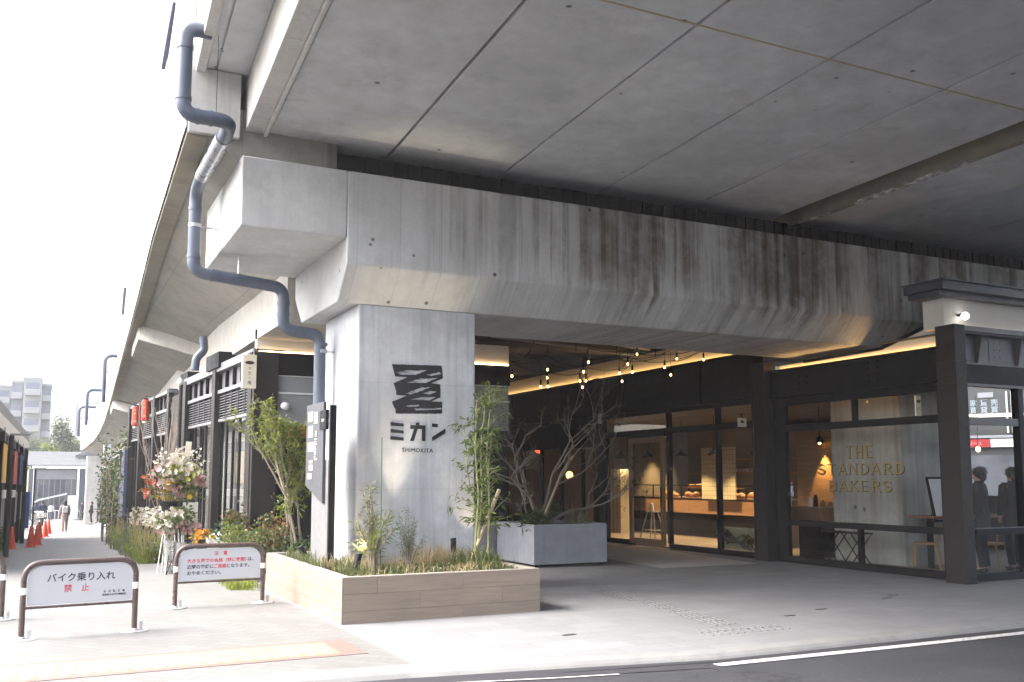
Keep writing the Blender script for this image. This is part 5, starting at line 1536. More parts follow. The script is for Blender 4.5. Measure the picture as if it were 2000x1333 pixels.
for i, (x, y, h, n, lab) in enumerate(((2.55,34.5,3.9,1500,'tallest dark climber just left of the red lanterns'),(2.45,38.0,3.6,1400,'tall climber behind the white lightbox sign'),(3.15,43,3.3,1300,'mid distance climber above the standing people'),(3.7,49,3.0,1200,'farther bushy climber along the viaduct edge'))):
    z0 = gz(x,y)
    t_ = thing('tall_climber', lab, 'climbing plant', (x,y,z0), gt)
    st = MB(); lf = MB(); ld = MB()
    for k in range(14):
        a = V3(x+R.uniform(-.35,.5),y+R.uniform(-1.6,1.6),z0); e = a+V3(R.uniform(-.25,.25),R.uniform(-.3,.3),h*R.uniform(.6,1.05)); st.tube([a,a.lerp(e,.5)+rv()*.08,e],[.03,.024,.01],5,False)
        for j in range(n//13):
            q = a.lerp(e,R.uniform(.2,1)); leaf(lf if R.random()<.5 else ld, q+rv()*R.uniform(.05,.28), rv(), .15, .07)
    build('stem', st, M['bark'], t_); build('leaves', lf, M['leaf_m'], t_); build('dark_leaves', ld, M['leaf_d'], t_)
for i, (x, y, h, lab) in enumerate(((3.35,46,2.0,'round bush below the far climbers at the street border'),(4.1,58,2.4,'small round tree far along the right side of the street'))):
    z0 = gz(x,y); t_ = thing('round_tree', lab, 'tree', (x,y,z0))
    lf = MB(); cloud(lf, (x,y,z0+h*.62), h*.33,h*.4,h*.42, 1200, .16,.08); build('crown', lf, M['leaf_m'], t_); build('trunk', MB().tube([(x,y,z0-.1),(x,y,z0+h*.5)], [.06,.04], 6), M['bark'], t_)
# ---------------------------------------------------------------- people
M['skin'] = pm('skin', (.48,.31,.23), .55, 0, .06, 8)
M['hair'] = pm('black_hair', (.015,.013,.012), .5, 0, .2, 20)
CL = {}
def cloth(c):
    k = 'cloth_%02d%02d%02d' % tuple(int(x*99) for x in c)
    if k not in CL: CL[k] = pm(k, c, .85, 0, .15, 9, bump=.1)
    return CL[k]
def skinned(name, verts, edges, radii, mat, parent, org, sub=1):
    me = bpy.data.meshes.new(name)
    me.from_pydata([tuple(Vector(v)-Vector(org)) for v in verts], edges, [])
    o = bpy.data.objects.new(name, me); COL.objects.link(o); o.parent = parent; ORG[o.name] = Vector(org)
    m = o.modifiers.new('skin', 'SKIN'); m.use_smooth_shade = True
    for i, r in enumerate(radii):
        me.skin_vertices[0].data[i].radius = r if isinstance(r, tuple) else (r, r)
    me.skin_vertices[0].data[0].use_root = True
    s = o.modifiers.new('smooth', 'SUBSURF'); s.levels = sub; s.render_levels = sub
    me.materials.append(mat)
    return o
def person(loc, rz, label, h=1.68, coat=(.03,.03,.04), legs=(.03,.03,.04), coat_len=.78, stride=.12, arm=0.0, bag=None, shoes=(.05,.05,.05), hair_long=False, skirt=False, hat=None, group=None):
    k = h/1.70
    t_ = thing('person', label, 'person', loc, group)
    Mx = Matrix.Rotation(rz, 3, 'Z')
    def w(x, y, z):
        v = Mx @ Vector((x*k, y*k, z*k)); return (loc[0]+v.x, loc[1]+v.y, loc[2]+v.z)
    V = [w(0,0,.93), w(0,.0,1.12), w(0,-.01,1.30), w(0,0,1.43), w(0,.01,1.50), w(0,.02,1.58), w(0,.015,1.66)]
    E_ = [(0,1),(1,2),(2,3),(3,4),(4,5),(5,6)]
    Rr = [(.13*k,.10*k),(.125*k,.09*k),(.14*k,.10*k),(.07*k,.06*k),(.052*k,.052*k),(.078*k,.092*k),(.065*k,.075*k)]
    # nose, on the face
    V.append(w(0,.125,1.575)); E_.append((5,7)); Rr.append((.012,.012))
    J_ = {}
    for s in (-1,1):
        n = len(V); sw = s*stride; fa = arm+s*-.10*(stride > .02)
        V += [w(s*.17,0,1.40), w(s*.215,-.02+fa*.4,1.15), w(s*.21,.06+fa,.92), w(s*.205,.08+fa,.86)]
        E_ += [(2,n),(n,n+1),(n+1,n+2),(n+2,n+3)]; Rr += [(.056*k,)*2,(.043*k,)*2,(.03*k,)*2,(.034*k,.02*k)]
        J_[('arm',s)] = [V[n],V[n+1],V[n+2]]
        hx, hy = s*.205, .08+fa
        for q in range(4):
            m_ = len(V)
            V += [w(hx+s*.005, hy-.03+q*.02, .825), w(hx-s*.012, hy-.026+q*.02, .79-.006*abs(q-1.5))]
            E_ += [(n+3,m_),(m_,m_+1)]; Rr += [(.0085,)*2,(.007,)*2]
        m_ = len(V); V += [w(hx-s*.02, hy+.05, .85), w(hx-s*.03, hy+.06, .815)]; E_ += [(n+3,m_),(m_,m_+1)]; Rr += [(.0095,)*2,(.008,)*2]
        n = len(V)
        V += [w(s*.085,0,.86), w(s*.09,sw*.7+.02,.49), w(s*.09,sw*1.4-.03,.09), w(s*.095,sw*1.4+.11,.035)]
        E_ += [(0,n),(n,n+1),(n+1,n+2),(n+2,n+3)]; Rr += [(.085*k,)*2,(.058*k,)*2,(.038*k,)*2,(.035*k,.03*k)]
        J_[('leg',s)] = [V[n],V[n+1],V[n+2],V[n+3]]
    skinned('body', V, E_, Rr, M['skin'], t_, loc)
    # coat: one loft, sleeves following the arms
    mb = MB(); z0 = coat_len
    prof = [(z0,.20,.155),(z0+.1,.185,.145),(1.0,.17,.125),(1.15,.165,.12),(1.3,.185,.125),(1.385,.175,.11),(1.43,.125,.09),(1.465,.08,.075),(1.49,.07,.065)]
    if not skirt: prof[0] = (z0,.18,.14)
    vs = []; nn = 14
    for z, rx, ry in prof:
        for q in range(nn):
            a = 6.283*q/nn; vs.append(w(rx*math.cos(a), ry*math.sin(a), z))
    fs = [(i*nn+q, i*nn+(q+1) % nn, (i+1)*nn+(q+1) % nn, (i+1)*nn+q) for i in range(len(prof)-1) for q in range(nn)]
    mb.add(vs, fs)
    for s in (-1,1):
        a, b_, c_ = J_[('arm',s)]
        mb.tube([w(s*.09,0,1.425), w(s*.145,0,1.415), Vector(a)+V3(0,0,-.012*k), Vector(a).lerp(Vector(b_),.35), b_, c_], [.035*k,.06*k,.072*k,.07*k,.06*k,.05*k], 12)
    build('coat', mb, cloth(coat), t_, smooth=True)
    mb = MB()
    for s in (-1,1):
        a, b_, c_, d = J_[('leg',s)]
        mb.tube([a,b_,c_], [.105*k,.075*k,.06*k], 10)
    mb.lathe([(.15*k,0),(.17*k,.12*k),(.15*k,.2*k)], w(0,0,.82), 12, True, 1, .8)
    build('trousers', mb, cloth(legs), t_, smooth=True)
    mb = MB()
    for s in (-1,1):
        a, b_, c_, d = J_[('leg',s)]
        mb.tube([Vector(c_)-V3(0,0,.055), Vector(c_).lerp(Vector(d),.6)-V3(0,0,.04), Vector(d)-V3(0,0,.0)], [.05,.048,.035], 8)
    build('shoes', mb, cloth(shoes), t_, smooth=True)
    mb = MB(); c_ = w(0,-.018,1.625); mb.ell(c_, .097*k,.104*k,.105*k, 18, 12, .035); mb.ell(w(0,-.065,1.555), .075*k,.05*k,.075*k, 14, 9, .04)
    for q in range(60):
        d_ = rv(); d_.z = abs(d_.z)*.8-.1; d_.normalize(); leaf(mb, Vector(c_)+Vector((d_.x*.09*k,d_.y*.095*k,d_.z*.097*k)), d_+rv()*.8+V3(0,0,-.3), .045*k, .02*k, .6)
    if hair_long: mb.ell(w(0,-.07,1.50), .09*k,.05*k,.14*k, 12, 8)
    build('hair', mb, M['hair'], t_, smooth=True)
    mb = MB()
    for s in (-1,1): mb.ell(w(s*.034,.098,1.60), .012,.008,.009, 8, 6)
    build('eyes', mb, M['inkb'], t_)
    if bag:
        mb = MB(); x, y, z = w(0,-.19,1.22); mb.obox((x,y,z), .28*k,.13*k,.36*k, rz); build('backpack', mb, cloth(bag), t_, bevel=.04)
    if hat:
        build('cap', MB().ell(w(0,-.01,1.67), .105*k,.11*k,.075*k, 12, 8), cloth(hat), t_, smooth=True)
    return t_
def G(x, y): return (x, y, gz(x, y))
person(G(1.19,54.3), .0, 'woman strolling away down the street in a grey brown coat with pale backpack', 1.62, (.17,.14,.14), (.25,.18,.15), .62, .16, 0, (.42,.38,.42), (.7,.7,.7), True, True)
person(G(.18,71.1), .3, 'person in a dark navy jacket walking left of the strolling woman', 1.7, (.035,.04,.07), (.03,.03,.04), .80, .15)
person(G(-.25,80), .2, 'person in dark blue top and white cap near the far left shopfronts', 1.7, (.03,.045,.10), (.25,.25,.27), .84, .1, hat=(.7,.7,.7))
gp = 'people standing by the shrubs on the right of the street'
person(G(3.55,79.4), 1.4, 'person in black standing leftmost of the group at the street border', 1.65, (.02,.02,.025), (.025,.025,.03), .84, .03, group=gp)
person(G(3.75,72.6), 2.2, 'person in dark clothes bending beside the shrubs of the border', 1.68, (.03,.03,.035), (.05,.045,.05), .8, .05, group=gp)
person(G(3.35,92), 2.8, 'person in black farthest away beside the pale pier', 1.7, (.02,.02,.025), (.02,.02,.025), .8, .08, group=gp)
gi = 'people behind the bakery street front'
person((14.75,11.35,.03), .4, 'dark haired person in black next to the corner post inside the bakery window', 1.80, (.018,.017,.016), (.02,.02,.02), .7, .0, group=gi)
person((15.62,11.35,.03), -.3, 'dark haired person in black at right inside the bakery window', 1.80, (.02,.018,.016), (.02,.02,.02), .7, .0, group=gi)

# ---------------------------------------------------------------- cones and small things on the street
M['cone'] = pm('orange_cone_plastic', (.50,.05,.014), .5, 0, .06, 4)
CL_ = [(-.75,34.0,'nearest orange traffic cone at the left edge of the street'),(-.2,35.2,'orange cone standing alone, second nearest of all'),(-.02,36.9,'orange cone half hidden by a nearer cone of the middle pair'),(.04,43.9,'orange cone in the farther row, its nearest member'),(.26,46.7,'orange cone second farthest in the right row'),(.44,51.9,'farthest orange cone near the walking woman'),(-1.0,50.4,'far orange cone by the left shopfront beside a bicycle')]
pc = None
for x, y, lab in CL_:
    z = gz(x, y)
    if pc is None:
        pc = thing('traffic_cone', lab, 'cone', (x,y,z), 'orange cones along the street')
        build('base', MB().box(x-.19,y-.19,z,x+.19,y+.19,z+.03), M['cone'], pc, bevel=.01)
        build('cone', MB().lathe([(.15,.03),(.14,.05),(.045,.68),(.03,.70)], (x,y,z), 18), M['cone'], pc, smooth=True)
    else: copy_tree(pc, (x,y,z), label=lab)
bx = thing('delivery_crate', 'red and black crate behind the nearest orange cone', 'crate', G(-.98,34.5))
z = gz(-1,34.5)
build('body', MB().box(-1.3,34.3,z,-.86,34.8,z+.34), M['lant'], bx, bevel=.02); build('lid', MB().box(-1.32,34.28,z+.341,-.84,34.82,z+.40), M['black'], bx); build('base', MB().box(-1.3,34.27,z-.0,-.87,34.299,z+.1), M['black'], bx)
mb = MB().lathe([(.05,-.004),(.05,.004)], (0,0,0), 12); mb.v = [(-1.02+a, 34.285+c_, z+.22+b_) for a, b_, c_ in mb.v]; build('lamp_disc', mb, M['chrome'], bx)
def bicycle(x, y, rz, label):
    z = gz(x,y); t_ = thing('bicycle', label, 'bicycle', (x,y,z), 'bicycles by the left shopfront')
    Mx = Matrix.Rotation(rz,3,'Z')
    def w(a, b_): v = Mx @ Vector((a,0,0)); return (x+v.x, y+v.y, z+b_)
    for cx_ in (-.52,.52):
        mb = MB(); mb.tube([w(cx_+.33*math.cos(a*.3927), .33+.33*math.sin(a*.3927)) for a in range(17)], .018, 6, False); build('wheel', mb, M['black'], t_)
    mb = MB()
    for a, b_ in (((-.52,.33),(-.15,.75)),((-.15,.75),(.36,.78)),((-.1,.3),(.36,.75)),((-.52,.33),(-.1,.3)),((-.1,.3),(-.17,.9)),((.52,.33),(.34,1.0))): mb.tube([w(*a),w(*b_)], .018, 6)
    build('frame', mb, M['fasc'], t_); build('saddle', MB().obox(w(-.18,.93), .24,.12,.05, rz), M['black'], t_)
    v = Mx @ Vector((0,1,0)); c_ = Vector(w(.33,1.02)); build('handlebar', MB().tube([c_-v*.26,c_+v*.26], .014, 6), M['chrome'], t_); build('basket', MB().obox(w(.56,.82), .28,.3,.24, rz), M['chrome'], t_)
bicycle(-.45,58,.5,'nearer silver bicycle parked beyond the orange cones'); bicycle(-.2,62,.8,'farther silver bicycle parked beyond the orange cones')

# ---------------------------------------------------------------- black shop on the left
def LX(y): return -1.14+.03*(y-28)
lb = thing('corner_shop', 'two storey black shop with white eaves and coloured banners at the left edge', 'shop', (-4,36,-.6))
mb = MB().hexa([(LX(22),22,-.6),(-7,22,-.6),(-7,44.5,-1),(LX(44.5),44.5,-1),(LX(22),22,3.1),(-7,22,3.1),(-7,44.5,2.95),(LX(44.5),44.5,2.95)]); build('wall', mb, M['black'], lb)
def lbox(mb, y0, y1, z0, z1, d0, d1):
    k = lambda y: (1.65-.016*(y-28))
    s = lambda y, zz: zz-.012*(y-28)
    return mb.hexa([(LX(y0)+d0,y0,s(y0,z0)),(LX(y0)+d1,y0,s(y0,z0)),(LX(y1)+d1,y1,s(y1,z0)),(LX(y1)+d0,y1,s(y1,z0)),(LX(y0)+d0,y0,s(y0,z1)),(LX(y0)+d1,y0,s(y0,z1)),(LX(y1)+d1,y1,s(y1,z1)),(LX(y1)+d0,y1,s(y1,z1))])
build('eaves', lbox(MB(), 21.5, 44.8, 2.98, 3.36, -.4, .12), M['cove'], lb); build('roof', lbox(MB(), 21.5, 44.8, 3.361, 3.68, -6, .10), M['grey_steel'], lb)
mb = MB()
for i in range(18): lbox(mb, 22.5+i*1.25, 22.75+i*1.25, 2.55, 3.095, .001, .06)
build('beam_stiffener', mb, M['fasc'], lb)
for i in range(7): build('post', lbox(MB(), 23+i*3.4, 23.2+i*3.4, -1.1, 3.09, .005, .13), M['brown'], lb)
gl = MB(); lbox(gl, 24, 44, .2, 1.3, .002, .02); build('window_pane', gl, M['panelg'], lb)
for i, (y, w_, c_, lab) in enumerate(((29.0,1.5,(.70,.42,.10),'nearest ochre banner on the black shop at the left'),(31.6,1.5,(.75,.50,.16),'second ochre banner on the black shop, beside the red one'),(34.2,1.5,(.58,.11,.08),'red banner hanging on the black shop at the left'),(37.6,1.8,(.04,.06,.16),'dark blue banner farthest along the black shop'))):
    t_ = thing('shop_banner', lab, 'banner', (LX(y)+.2,y,1.3), 'large banners on the black shop')
    build('cloth', lbox(MB(), y, y+w_, 1.55, 2.62, .16, .18), pm('banner_fabric_%d' % i, c_, .8, 0, .12, 3), t_); build('rail', lbox(MB(), y-.1, y+w_+.1, 2.621, 2.66, .02, .2), M['black'], t_)
sg = thing('shop_sign', 'white fascia sign with blue lettering on the black shop beneath the banners', 'sign', (LX(33)+.1,33,1.3))
build('sign_board', lbox(MB(), 30.5, 36.5, 1.12, 1.36, .09, .14), M['white'], sg)
s = text_mb('いらっしゃいませ', .2, (LX(33.5)+.145,33.5,1.10), (.03,1,0), (0,0,1), depth=.001, wx=1.6); build('lettering', s, pm('blue_print', (.05,.08,.3), .5), sg)
for i, (x, y, h, lab) in enumerate(((-.74,28.5,3.2,'nearer thick dark pole standing before the black shop'),(-.52,39.0,3.4,'farther dark pole standing before the black shop'),(-.25,48,3.0,'thin dark pole past the end of the black shop'))):
    z = gz(x,y); t_ = thing('street_pole', lab, 'pole', (x,y,z), 'dark poles before the black shop')
    build('pole', MB().tube([(x,y,z),(x,y,z+h)], [.075,.06] if i < 2 else [.045,.04], 10), M['brown'], t_, smooth=True); build('lamp_arm', MB().box(x-.05,y-.05,z+h,x+.45,y+.05,z+h+.05), M['fasc'], t_)
shrub('low_shrub', 'yellow flowering plants at the foot of the black shop', (-1.0,29.5,gz(-1,29.5)+.45), .3,.4,.4, 700, .09,.04, M['leaf_y'], None, 6, M['leaf_m'])
shrub('low_shrub', 'pale bushy plant before the station roof left of the street', (-.85,60,gz(0,60)+.9), .4,.8,.9, 900, .16,.06, M['leaf_g'], None, 6, M['leaf_m'])
single('blue_banner', MB().box(-.66,44.5,.1-.5,-.38,44.52,1.1), pm('royal_blue_cloth', (.06,.10,.38), .8), 'royal blue upright banner past the black shop\'s end', 'banner', (-.5,44.5,-.5))

# ---------------------------------------------------------------- the end of the street: station, hill, apartments, trees
zs = gz(0,115)
stn = thing('station_building', 'glazed blue grey station hall with white frame across the street\'s end', 'building', (1.8,115,zs))
build('hall', MB().box(-1.2,115.5,zs,9,124,2.7), pm('blue_grey_wall', (.05,.06,.085), .5, 0, .25, .5), stn)
mb = MB(); mb.box(-.9,114.2,2.72,9,124.5,3.0); 
for x in (-.75,3.55): mb.box(x,114.3,zs,x+.22,114.5,2.72)
build('white_frame', mb, M['white'], stn)
build('upper_panel', MB().box(-.4,115.3,1.55,3.5,115.49,2.6), M['fasc'], stn)
mb = MB()
for i in range(8): mb.box(-.3+i*.55,115.42,-1.2,-.24+i*.55,115.47,1.5)
build('window_mullion', mb, M['fasc'], stn); build('window_pane', MB().box(-.4,115.44,-1.2,3.5,115.46,1.5), M['glass'], stn)
build('awning', MB().hexa([(-.3,112.6,-.75),(2.6,112.6,-.05),(2.6,114,-.05),(-.3,114,-.75),(-.3,112.6,-.62),(2.6,112.6,.08),(2.6,114,.08),(-.3,114,-.62)]), M['lightgrey'], stn)
build('ticket_booth', MB().box(2.7,112.8,zs,3.5,114,-.2), M['white'], stn)
build('inner_counter', MB().box(-.2,113,zs,2.5,114,-1.4), M['brown'], stn)
rt_ = MB().hexa([(-1.5,118,3.0),(7,118,3.0),(7,134,4.9),(-1.5,134,4.9),(-1.5,118,3.15),(7,118,3.15),(7,134,5.05),(-1.5,134,5.05)])
build('sloping_roof', rt_, pm('pale_roof_sheet', (.055,.057,.06), .7, 0, .15, .4), stn)
mb = MB()
for i in range(14):
    x = .4+i*.32; mb.box(x,104,gz(1,104),x+.05,104.05,gz(1,104)+.95)
mb.box(.4,104,gz(1,104)+.9,4.6,104.05,gz(1,104)+.96)
single('safety_railing', mb, M['white'], 'white railing across the far end of the street before the station', 'railing', (2.5,104,gz(1,104)))
mb = MB(); 
HX = [-160,-80,-40,-18,-8,0,8,20,60,160]; HY = [126,140,160,200,260,400]
for y in HY:
    for x in HX:
        mb.v.append((x, y, -3.6 + (6.8 if y > 130 else 0)*min(1,(y-126)/30) + 2.5*math.sin(x*.05+1)*min(1,(y-126)/60)+ (y-126)*.012))
n = len(HX)
for j in range(len(HY)-1):
    for i in range(n-1): mb.f.append((j*n+i, j*n+i+1, (j+1)*n+i+1, (j+1)*n+i))
struct('hill', mb, pm('hillside_scrub', (.16,.18,.10), .95, 0, .35, .15))
M['apt'] = pm('apartment_render', (.26,.265,.285), .8, 0, .06, .2)
M['aptd'] = pm('apartment_bluegrey', (.15,.165,.20), .8, 0, .06, .2)
def apartment(name, label, x0, x1, y, z0, z1, step, dark=False, cols=2):
    t_ = thing(name, label, 'building', ((x0+x1)/2, y, z0), 'pale apartment blocks on the hill')
    build('wall', MB().box(x0,y,z0,x1,y+9,z1), M['aptd' if dark else 'apt'], t_)
    build('parapet', MB().box(x0-.1,y-.12,z1,x1+.1,y+9.1,z1+.4), M['apt'], t_)
    nz = int((z1-z0)/step)
    for i in range(nz):
        zz = z1-(i+1)*step+.35
        for c_ in range(cols):
            a = x0+(x1-x0)*(c_+.12)/cols; b_ = x0+(x1-x0)*(c_+.88)/cols
            w_ = build('window', MB().box(a,y-.03,zz+.95,b_,y-.005,zz+2.1), M['aptd'], t_)
            build('balcony', MB().box(a-.1,y-1.0,zz,b_+.1,y-.02,zz+.95), M['apt'], t_, bevel=.04)
apartment('apartment_block', 'wide pale apartment block at the far left above the black shop', -9.5, -4.9, 172, 0, 16.2, 2.9, False, 2)
apartment('apartment_block', 'blue grey middle wing of the apartment blocks on the hill', -4.85, -3.2, 171, 0, 16.9, 2.9, True, 1)
apartment('apartment_block', 'tallest pale apartment block with stacked balconies', -3.15, -.55, 169.5, 0, 17.4, 2.9, False, 1)
apartment('apartment_block', 'slim blue grey wing at the right end of the apartment blocks', -.5, .9, 171, 0, 16.6, 2.9, True, 1)
def fartree(x, y, z, r, h, label, mat, group='trees on the hill beyond the station'):
    t_ = thing('hill_tree', label, 'tree', (x,y,z), group)
    lf = MB(); cloud(lf, (x,y,z+h*.62), r, r, h*.42, 1500, .42,.22); build('crown', lf, mat, t_)
    build('trunk', MB().tube([(x,y,z-.5),(x+.1,y,z+h*.3),(x,y,z+h*.6)], [.16,.13,.08], 6), M['bark_d'], t_)
fartree(2.3,142,3.2,1.35,6.2,'rounded dark tree on the hill right of the apartment blocks', M['leaf_d'])
fartree(-1.2,150,3.6,2.2,3.8,'low spreading tree below the apartment blocks', M['leaf_g'])
fartree(.9,146,3.2,1.7,3.2,'low yellowish bush tree on the hill beside the sloping roof', M['leaf_y'])
fartree(-.6,139,2.6,1.6,2.6,'low dark shrubby tree just above the station roof, left of the rounded tree',M['leaf_d'])
fartree(3.9,150,3.4,1.1,4.0,'thin pale tree at the right end of the hill trees', M['leaf_m'])
hs_ = thing('hill_house', 'dark small house beneath the end of the viaduct', 'building', (5.2,126,2))
build('wall', MB().box(3.9,125.5,-2,6.6,128,4.4), M['aptd'], hs_); build('roof', MB().prism([(3.6,4.4),(6.9,4.4),(5.25,5.3)], 'y', 125.2, 128.3), M['grey_steel'], hs_)
mb = MB()
for i in range(3): mb.box(4.1+i*.8,125.44,2.2,4.7+i*.8,125.49,3.4)
build('window', mb, M['glass'], hs_)
up = thing('utility_pole', 'slim utility pole on the hill behind the rounded tree', 'pole', (4.4,158,4))
build('pole', MB().tube([(4.4,158,3),(4.4,158,13)], .14, 6), M['fasc'], up); build('crossarm', MB().box(3.8,157.95,12.2,5.0,158.05,12.35), M['fasc'], up)

# ---------------------------------------------------------------- big planters in the passage
M['zinc'] = concrete('planter_zinc', (.35,.37,.42), var=.08, streak=.2)
def bigplanter(x0, y0, x1, y1, z1, label):
    t_ = thing('large_planter', label, 'planter', ((x0+x1)/2,(y0+y1)/2,0), 'large grey planters in the passage')
    w_ = .035; mb = MB()
    mb.box(x0,y0,.05,x1,y0+w_,z1); mb.box(x0,y1-w_,.05,x1,y1,z1); mb.box(x0,y0+w_,.05,x0+w_,y1-w_,z1); mb.box(x1-w_,y0+w_,.05,x1,y1-w_,z1)
    mb.box(x0+w_,y0+w_,.05,x1-w_,y1-w_,.1)
    build('tub', mb, M['zinc'], t_, bevel=.006); build('soil', MB().box(x0+w_,y0+w_,.101,x1-w_,y1-w_,z1-.06), M['soil'], t_)
    for x in (x0+.08,x1-.08):
        for y in (y0+.08,y1-.08): build('foot', MB().lathe([(.03,0),(.03,.05)], (x,y,0), 8), M['black'], t_)
bigplanter(8.27,15.8,9.86,17.4,.79,'large grey planter holding a bare tree, in front at the passage mouth')
bigplanter(7.2,17.6,8.42,18.9,.78,'grey planter half hidden behind the column\'s tall shrub')
bt = thing('bare_tree', 'bare many-branched tree growing in the larger grey planter', 'tree', (8.78,16.5,.72))
st = MB(); tips = []
for (x, y, dx, dz, L, r) in ((8.75,16.45,-.35,1,1.0,.05),(8.82,16.5,.35,1,1.05,.045),(8.92,16.6,.95,.75,1.15,.042),(8.8,16.6,.0,1,1.3,.035),(8.7,16.5,-.9,.8,.9,.03)):
    limb(st, V3(x,y,.70), V3(dx,R.uniform(-.2,.2),dz), L*.85, r, 5, tips, .45, 2, .85, .04, 5, .72)
build('branches', st, M['bark_d'], bt)
lf = MB()
for q, d in tips:
    if R.random() < .22: spray(lf, q, d, R.randint(1,3), .05, .025, .9, .3, .03)
build('sparse_leaves', lf, M['leaf_d'], bt)
single('support_stake', MB().tube([(8.55,16.1,.74),(9.25,16.5,1.75),(9.62,16.7,2.1)], .022, 8), M['stake'], 'thin peeled pole slanting through the bare tree in the grey planter', 'stake', (8.55,16.1,.74))
gy = thing('spiky_plant', 'grey green spiky plant in the right half of the large planter', 'plant', (9.45,16.3,.74))
mb = MB()
for i in range(70):
    a = R.uniform(0,6.28); e = R.uniform(.2,1.3); d = V3(math.cos(a)*math.cos(e),math.sin(a)*math.cos(e),math.sin(e)); leaf(mb, V3(9.45,16.3,.73), d, R.uniform(.3,.5), .035, .15)
build('blades', mb, M['leaf_g'], gy)
for c_, lab in (((8.45,16.15,.86),'trailing leafy plant over the large planter\'s left corner'),((9.05,16.7,.98),'dark ferny plant under the bare tree')):
    t_ = thing('trailing_plant', lab, 'plant', (c_[0],c_[1],.74), 'plants under the bare tree'); lf = MB(); cloud(lf, c_, .28,.28,.24, 420, .13,.035,.8)
    build('leaves', lf, M['leaf_d'], t_)
mb = MB(); cloud(mb, (7.8,18.2,1.15), .5,.5,.55, 900, .14,.03,.7)
t_ = thing('leafy_plant', 'dark leafy plant filling the half hidden grey planter', 'plant', (7.8,18.2,.74)); build('leaves', mb, M['leaf_d'], t_)
mb = MB()
for k in range(5): mb.tube([(7.8,18.2,.7),(7.8+R.uniform(-.3,.3),18.2+R.uniform(-.3,.3),1.5)], [.014,.006], 5)
build('stem', mb, M['bark'], t_)
single('support_stake', MB().tube([(8.25,17.9,.72),(8.34,17.85,1.18)], .035, 8), M['stake'], 'short thick pole stub in the half hidden grey planter', 'stake', (8.25,17.9,.72))

# ---------------------------------------------------------------- string lights under the passage
sl = thing('string_lights', 'black cables with bare glowing bulbs strung across the passage', 'string lights', (11,17,4.3))
BP = [(8.21,16.6,3.65),(9.33,17.2,3.9),(9.65,17.8,3.8),(9.81,16.6,3.5),(10.11,17.2,3.7),(10.61,17.8,3.78),(9.84,16.6,3.82),(10.32,17.2,4.11),(11.55,17.8,3.81),(10.71,16.6,3.83),(11.31,17.2,4.12),(11.96,17.8,4.45),(11.03,16.6,3.87),(12.28,17.2,4.1),(13.06,17.8,4.4),(12.01,16.6,3.86),(13.2,17.0,4.3),(9.49,17.8,3.6),(9.01,16.6,3.48)]
cb = MB(); pb_ = None
for i, (x, y, z) in enumerate(BP):
    if pb_ is None:
        pb_ = (x,y,z)
    bo = build('bulb', MB().ell((x,y,z), .021,.021,.028, 10, 8), M['bulb'], sl, smooth=True)
    build('socket', MB().tube([(x,y,z+.04),(x,y,z+.15)], .022, 8), M['black'], bo)
    cb.tube([(x,y,z+.15),(x,y,z+.30+.2*(i % 2))], .006, 4)
def cable(a, b_, sag): 
    a = Vector(a); b_ = Vector(b_)
    cb.tube([a.lerp(b_, i/10)-V3(0,0,sag*4*(i/10)*(1-i/10)) for i in range(11)], .007, 4)
for row in ((16.6,[0,18,3,6,9,12,15]),(17.2,[1,4,7,10,13,16]),(17.8,[17,2,5,8,11,14])):
    pts = [BP[i] for i in row[1]]
    cable((8.64,row[0],4.2), (pts[0][0],row[0],pts[0][2]+.3), .08)
    for a, b_ in zip(pts, pts[1:]): cable((a[0],a[1],a[2]+.30), (b_[0],b_[1],b_[2]+.30), .06)
    cable((pts[-1][0],row[0],pts[-1][2]+.3), (13.5,row[0],4.7), .05)
for a, b_ in ((0,1),(3,7),(6,10),(9,13),(4,5),(12,14),(15,16),(8,12)): cable((BP[a][0],BP[a][1],BP[a][2]+.3),(BP[b_][0],BP[b_][1],BP[b_][2]+.3), .1)
build('cable', cb, M['black'], sl)
mb = MB()
for x in (8.9,9.9,10.9,11.9): mb.tube([(x,17.0,4.3),(x,17.0,5.55)], .009, 5)
build('drop_rod', mb, M['black'], sl)
for x, y, lab in ((14.3,25.0,'warm lantern glow deep in the passage behind the bare tree'),(14.2,23.2,'warm shaded lamp in the dark shop behind the bare tree')):
    t_ = thing('table_lamp', lab, 'lamp', (x,y,1.2), 'lamps in the dark third bay')
    build('shade', MB().ell((x,y,1.75), .11,.11,.12, 12, 8), emit('amber_shade', (1,.5,.16), 1.0), t_, smooth=True); build('stem', MB().tube([(x,y,.03),(x,y,1.64)], .015, 6), M['black'], t_)
t_ = thing('red_lantern', 'single red lantern glowing faintly at the back of the passage', 'lantern', (14.0,26.4,2.5)); build('shade', MB().ell((14.0,26.4,2.62), .16,.16,.19, 12, 8), emit('red_glow', (1,.10,.03), .5), t_, smooth=True); build('cord', MB().tube([(14.0,26.4,2.8),(14.0,26.4,3.26)], .008, 5), M['black'], t_)

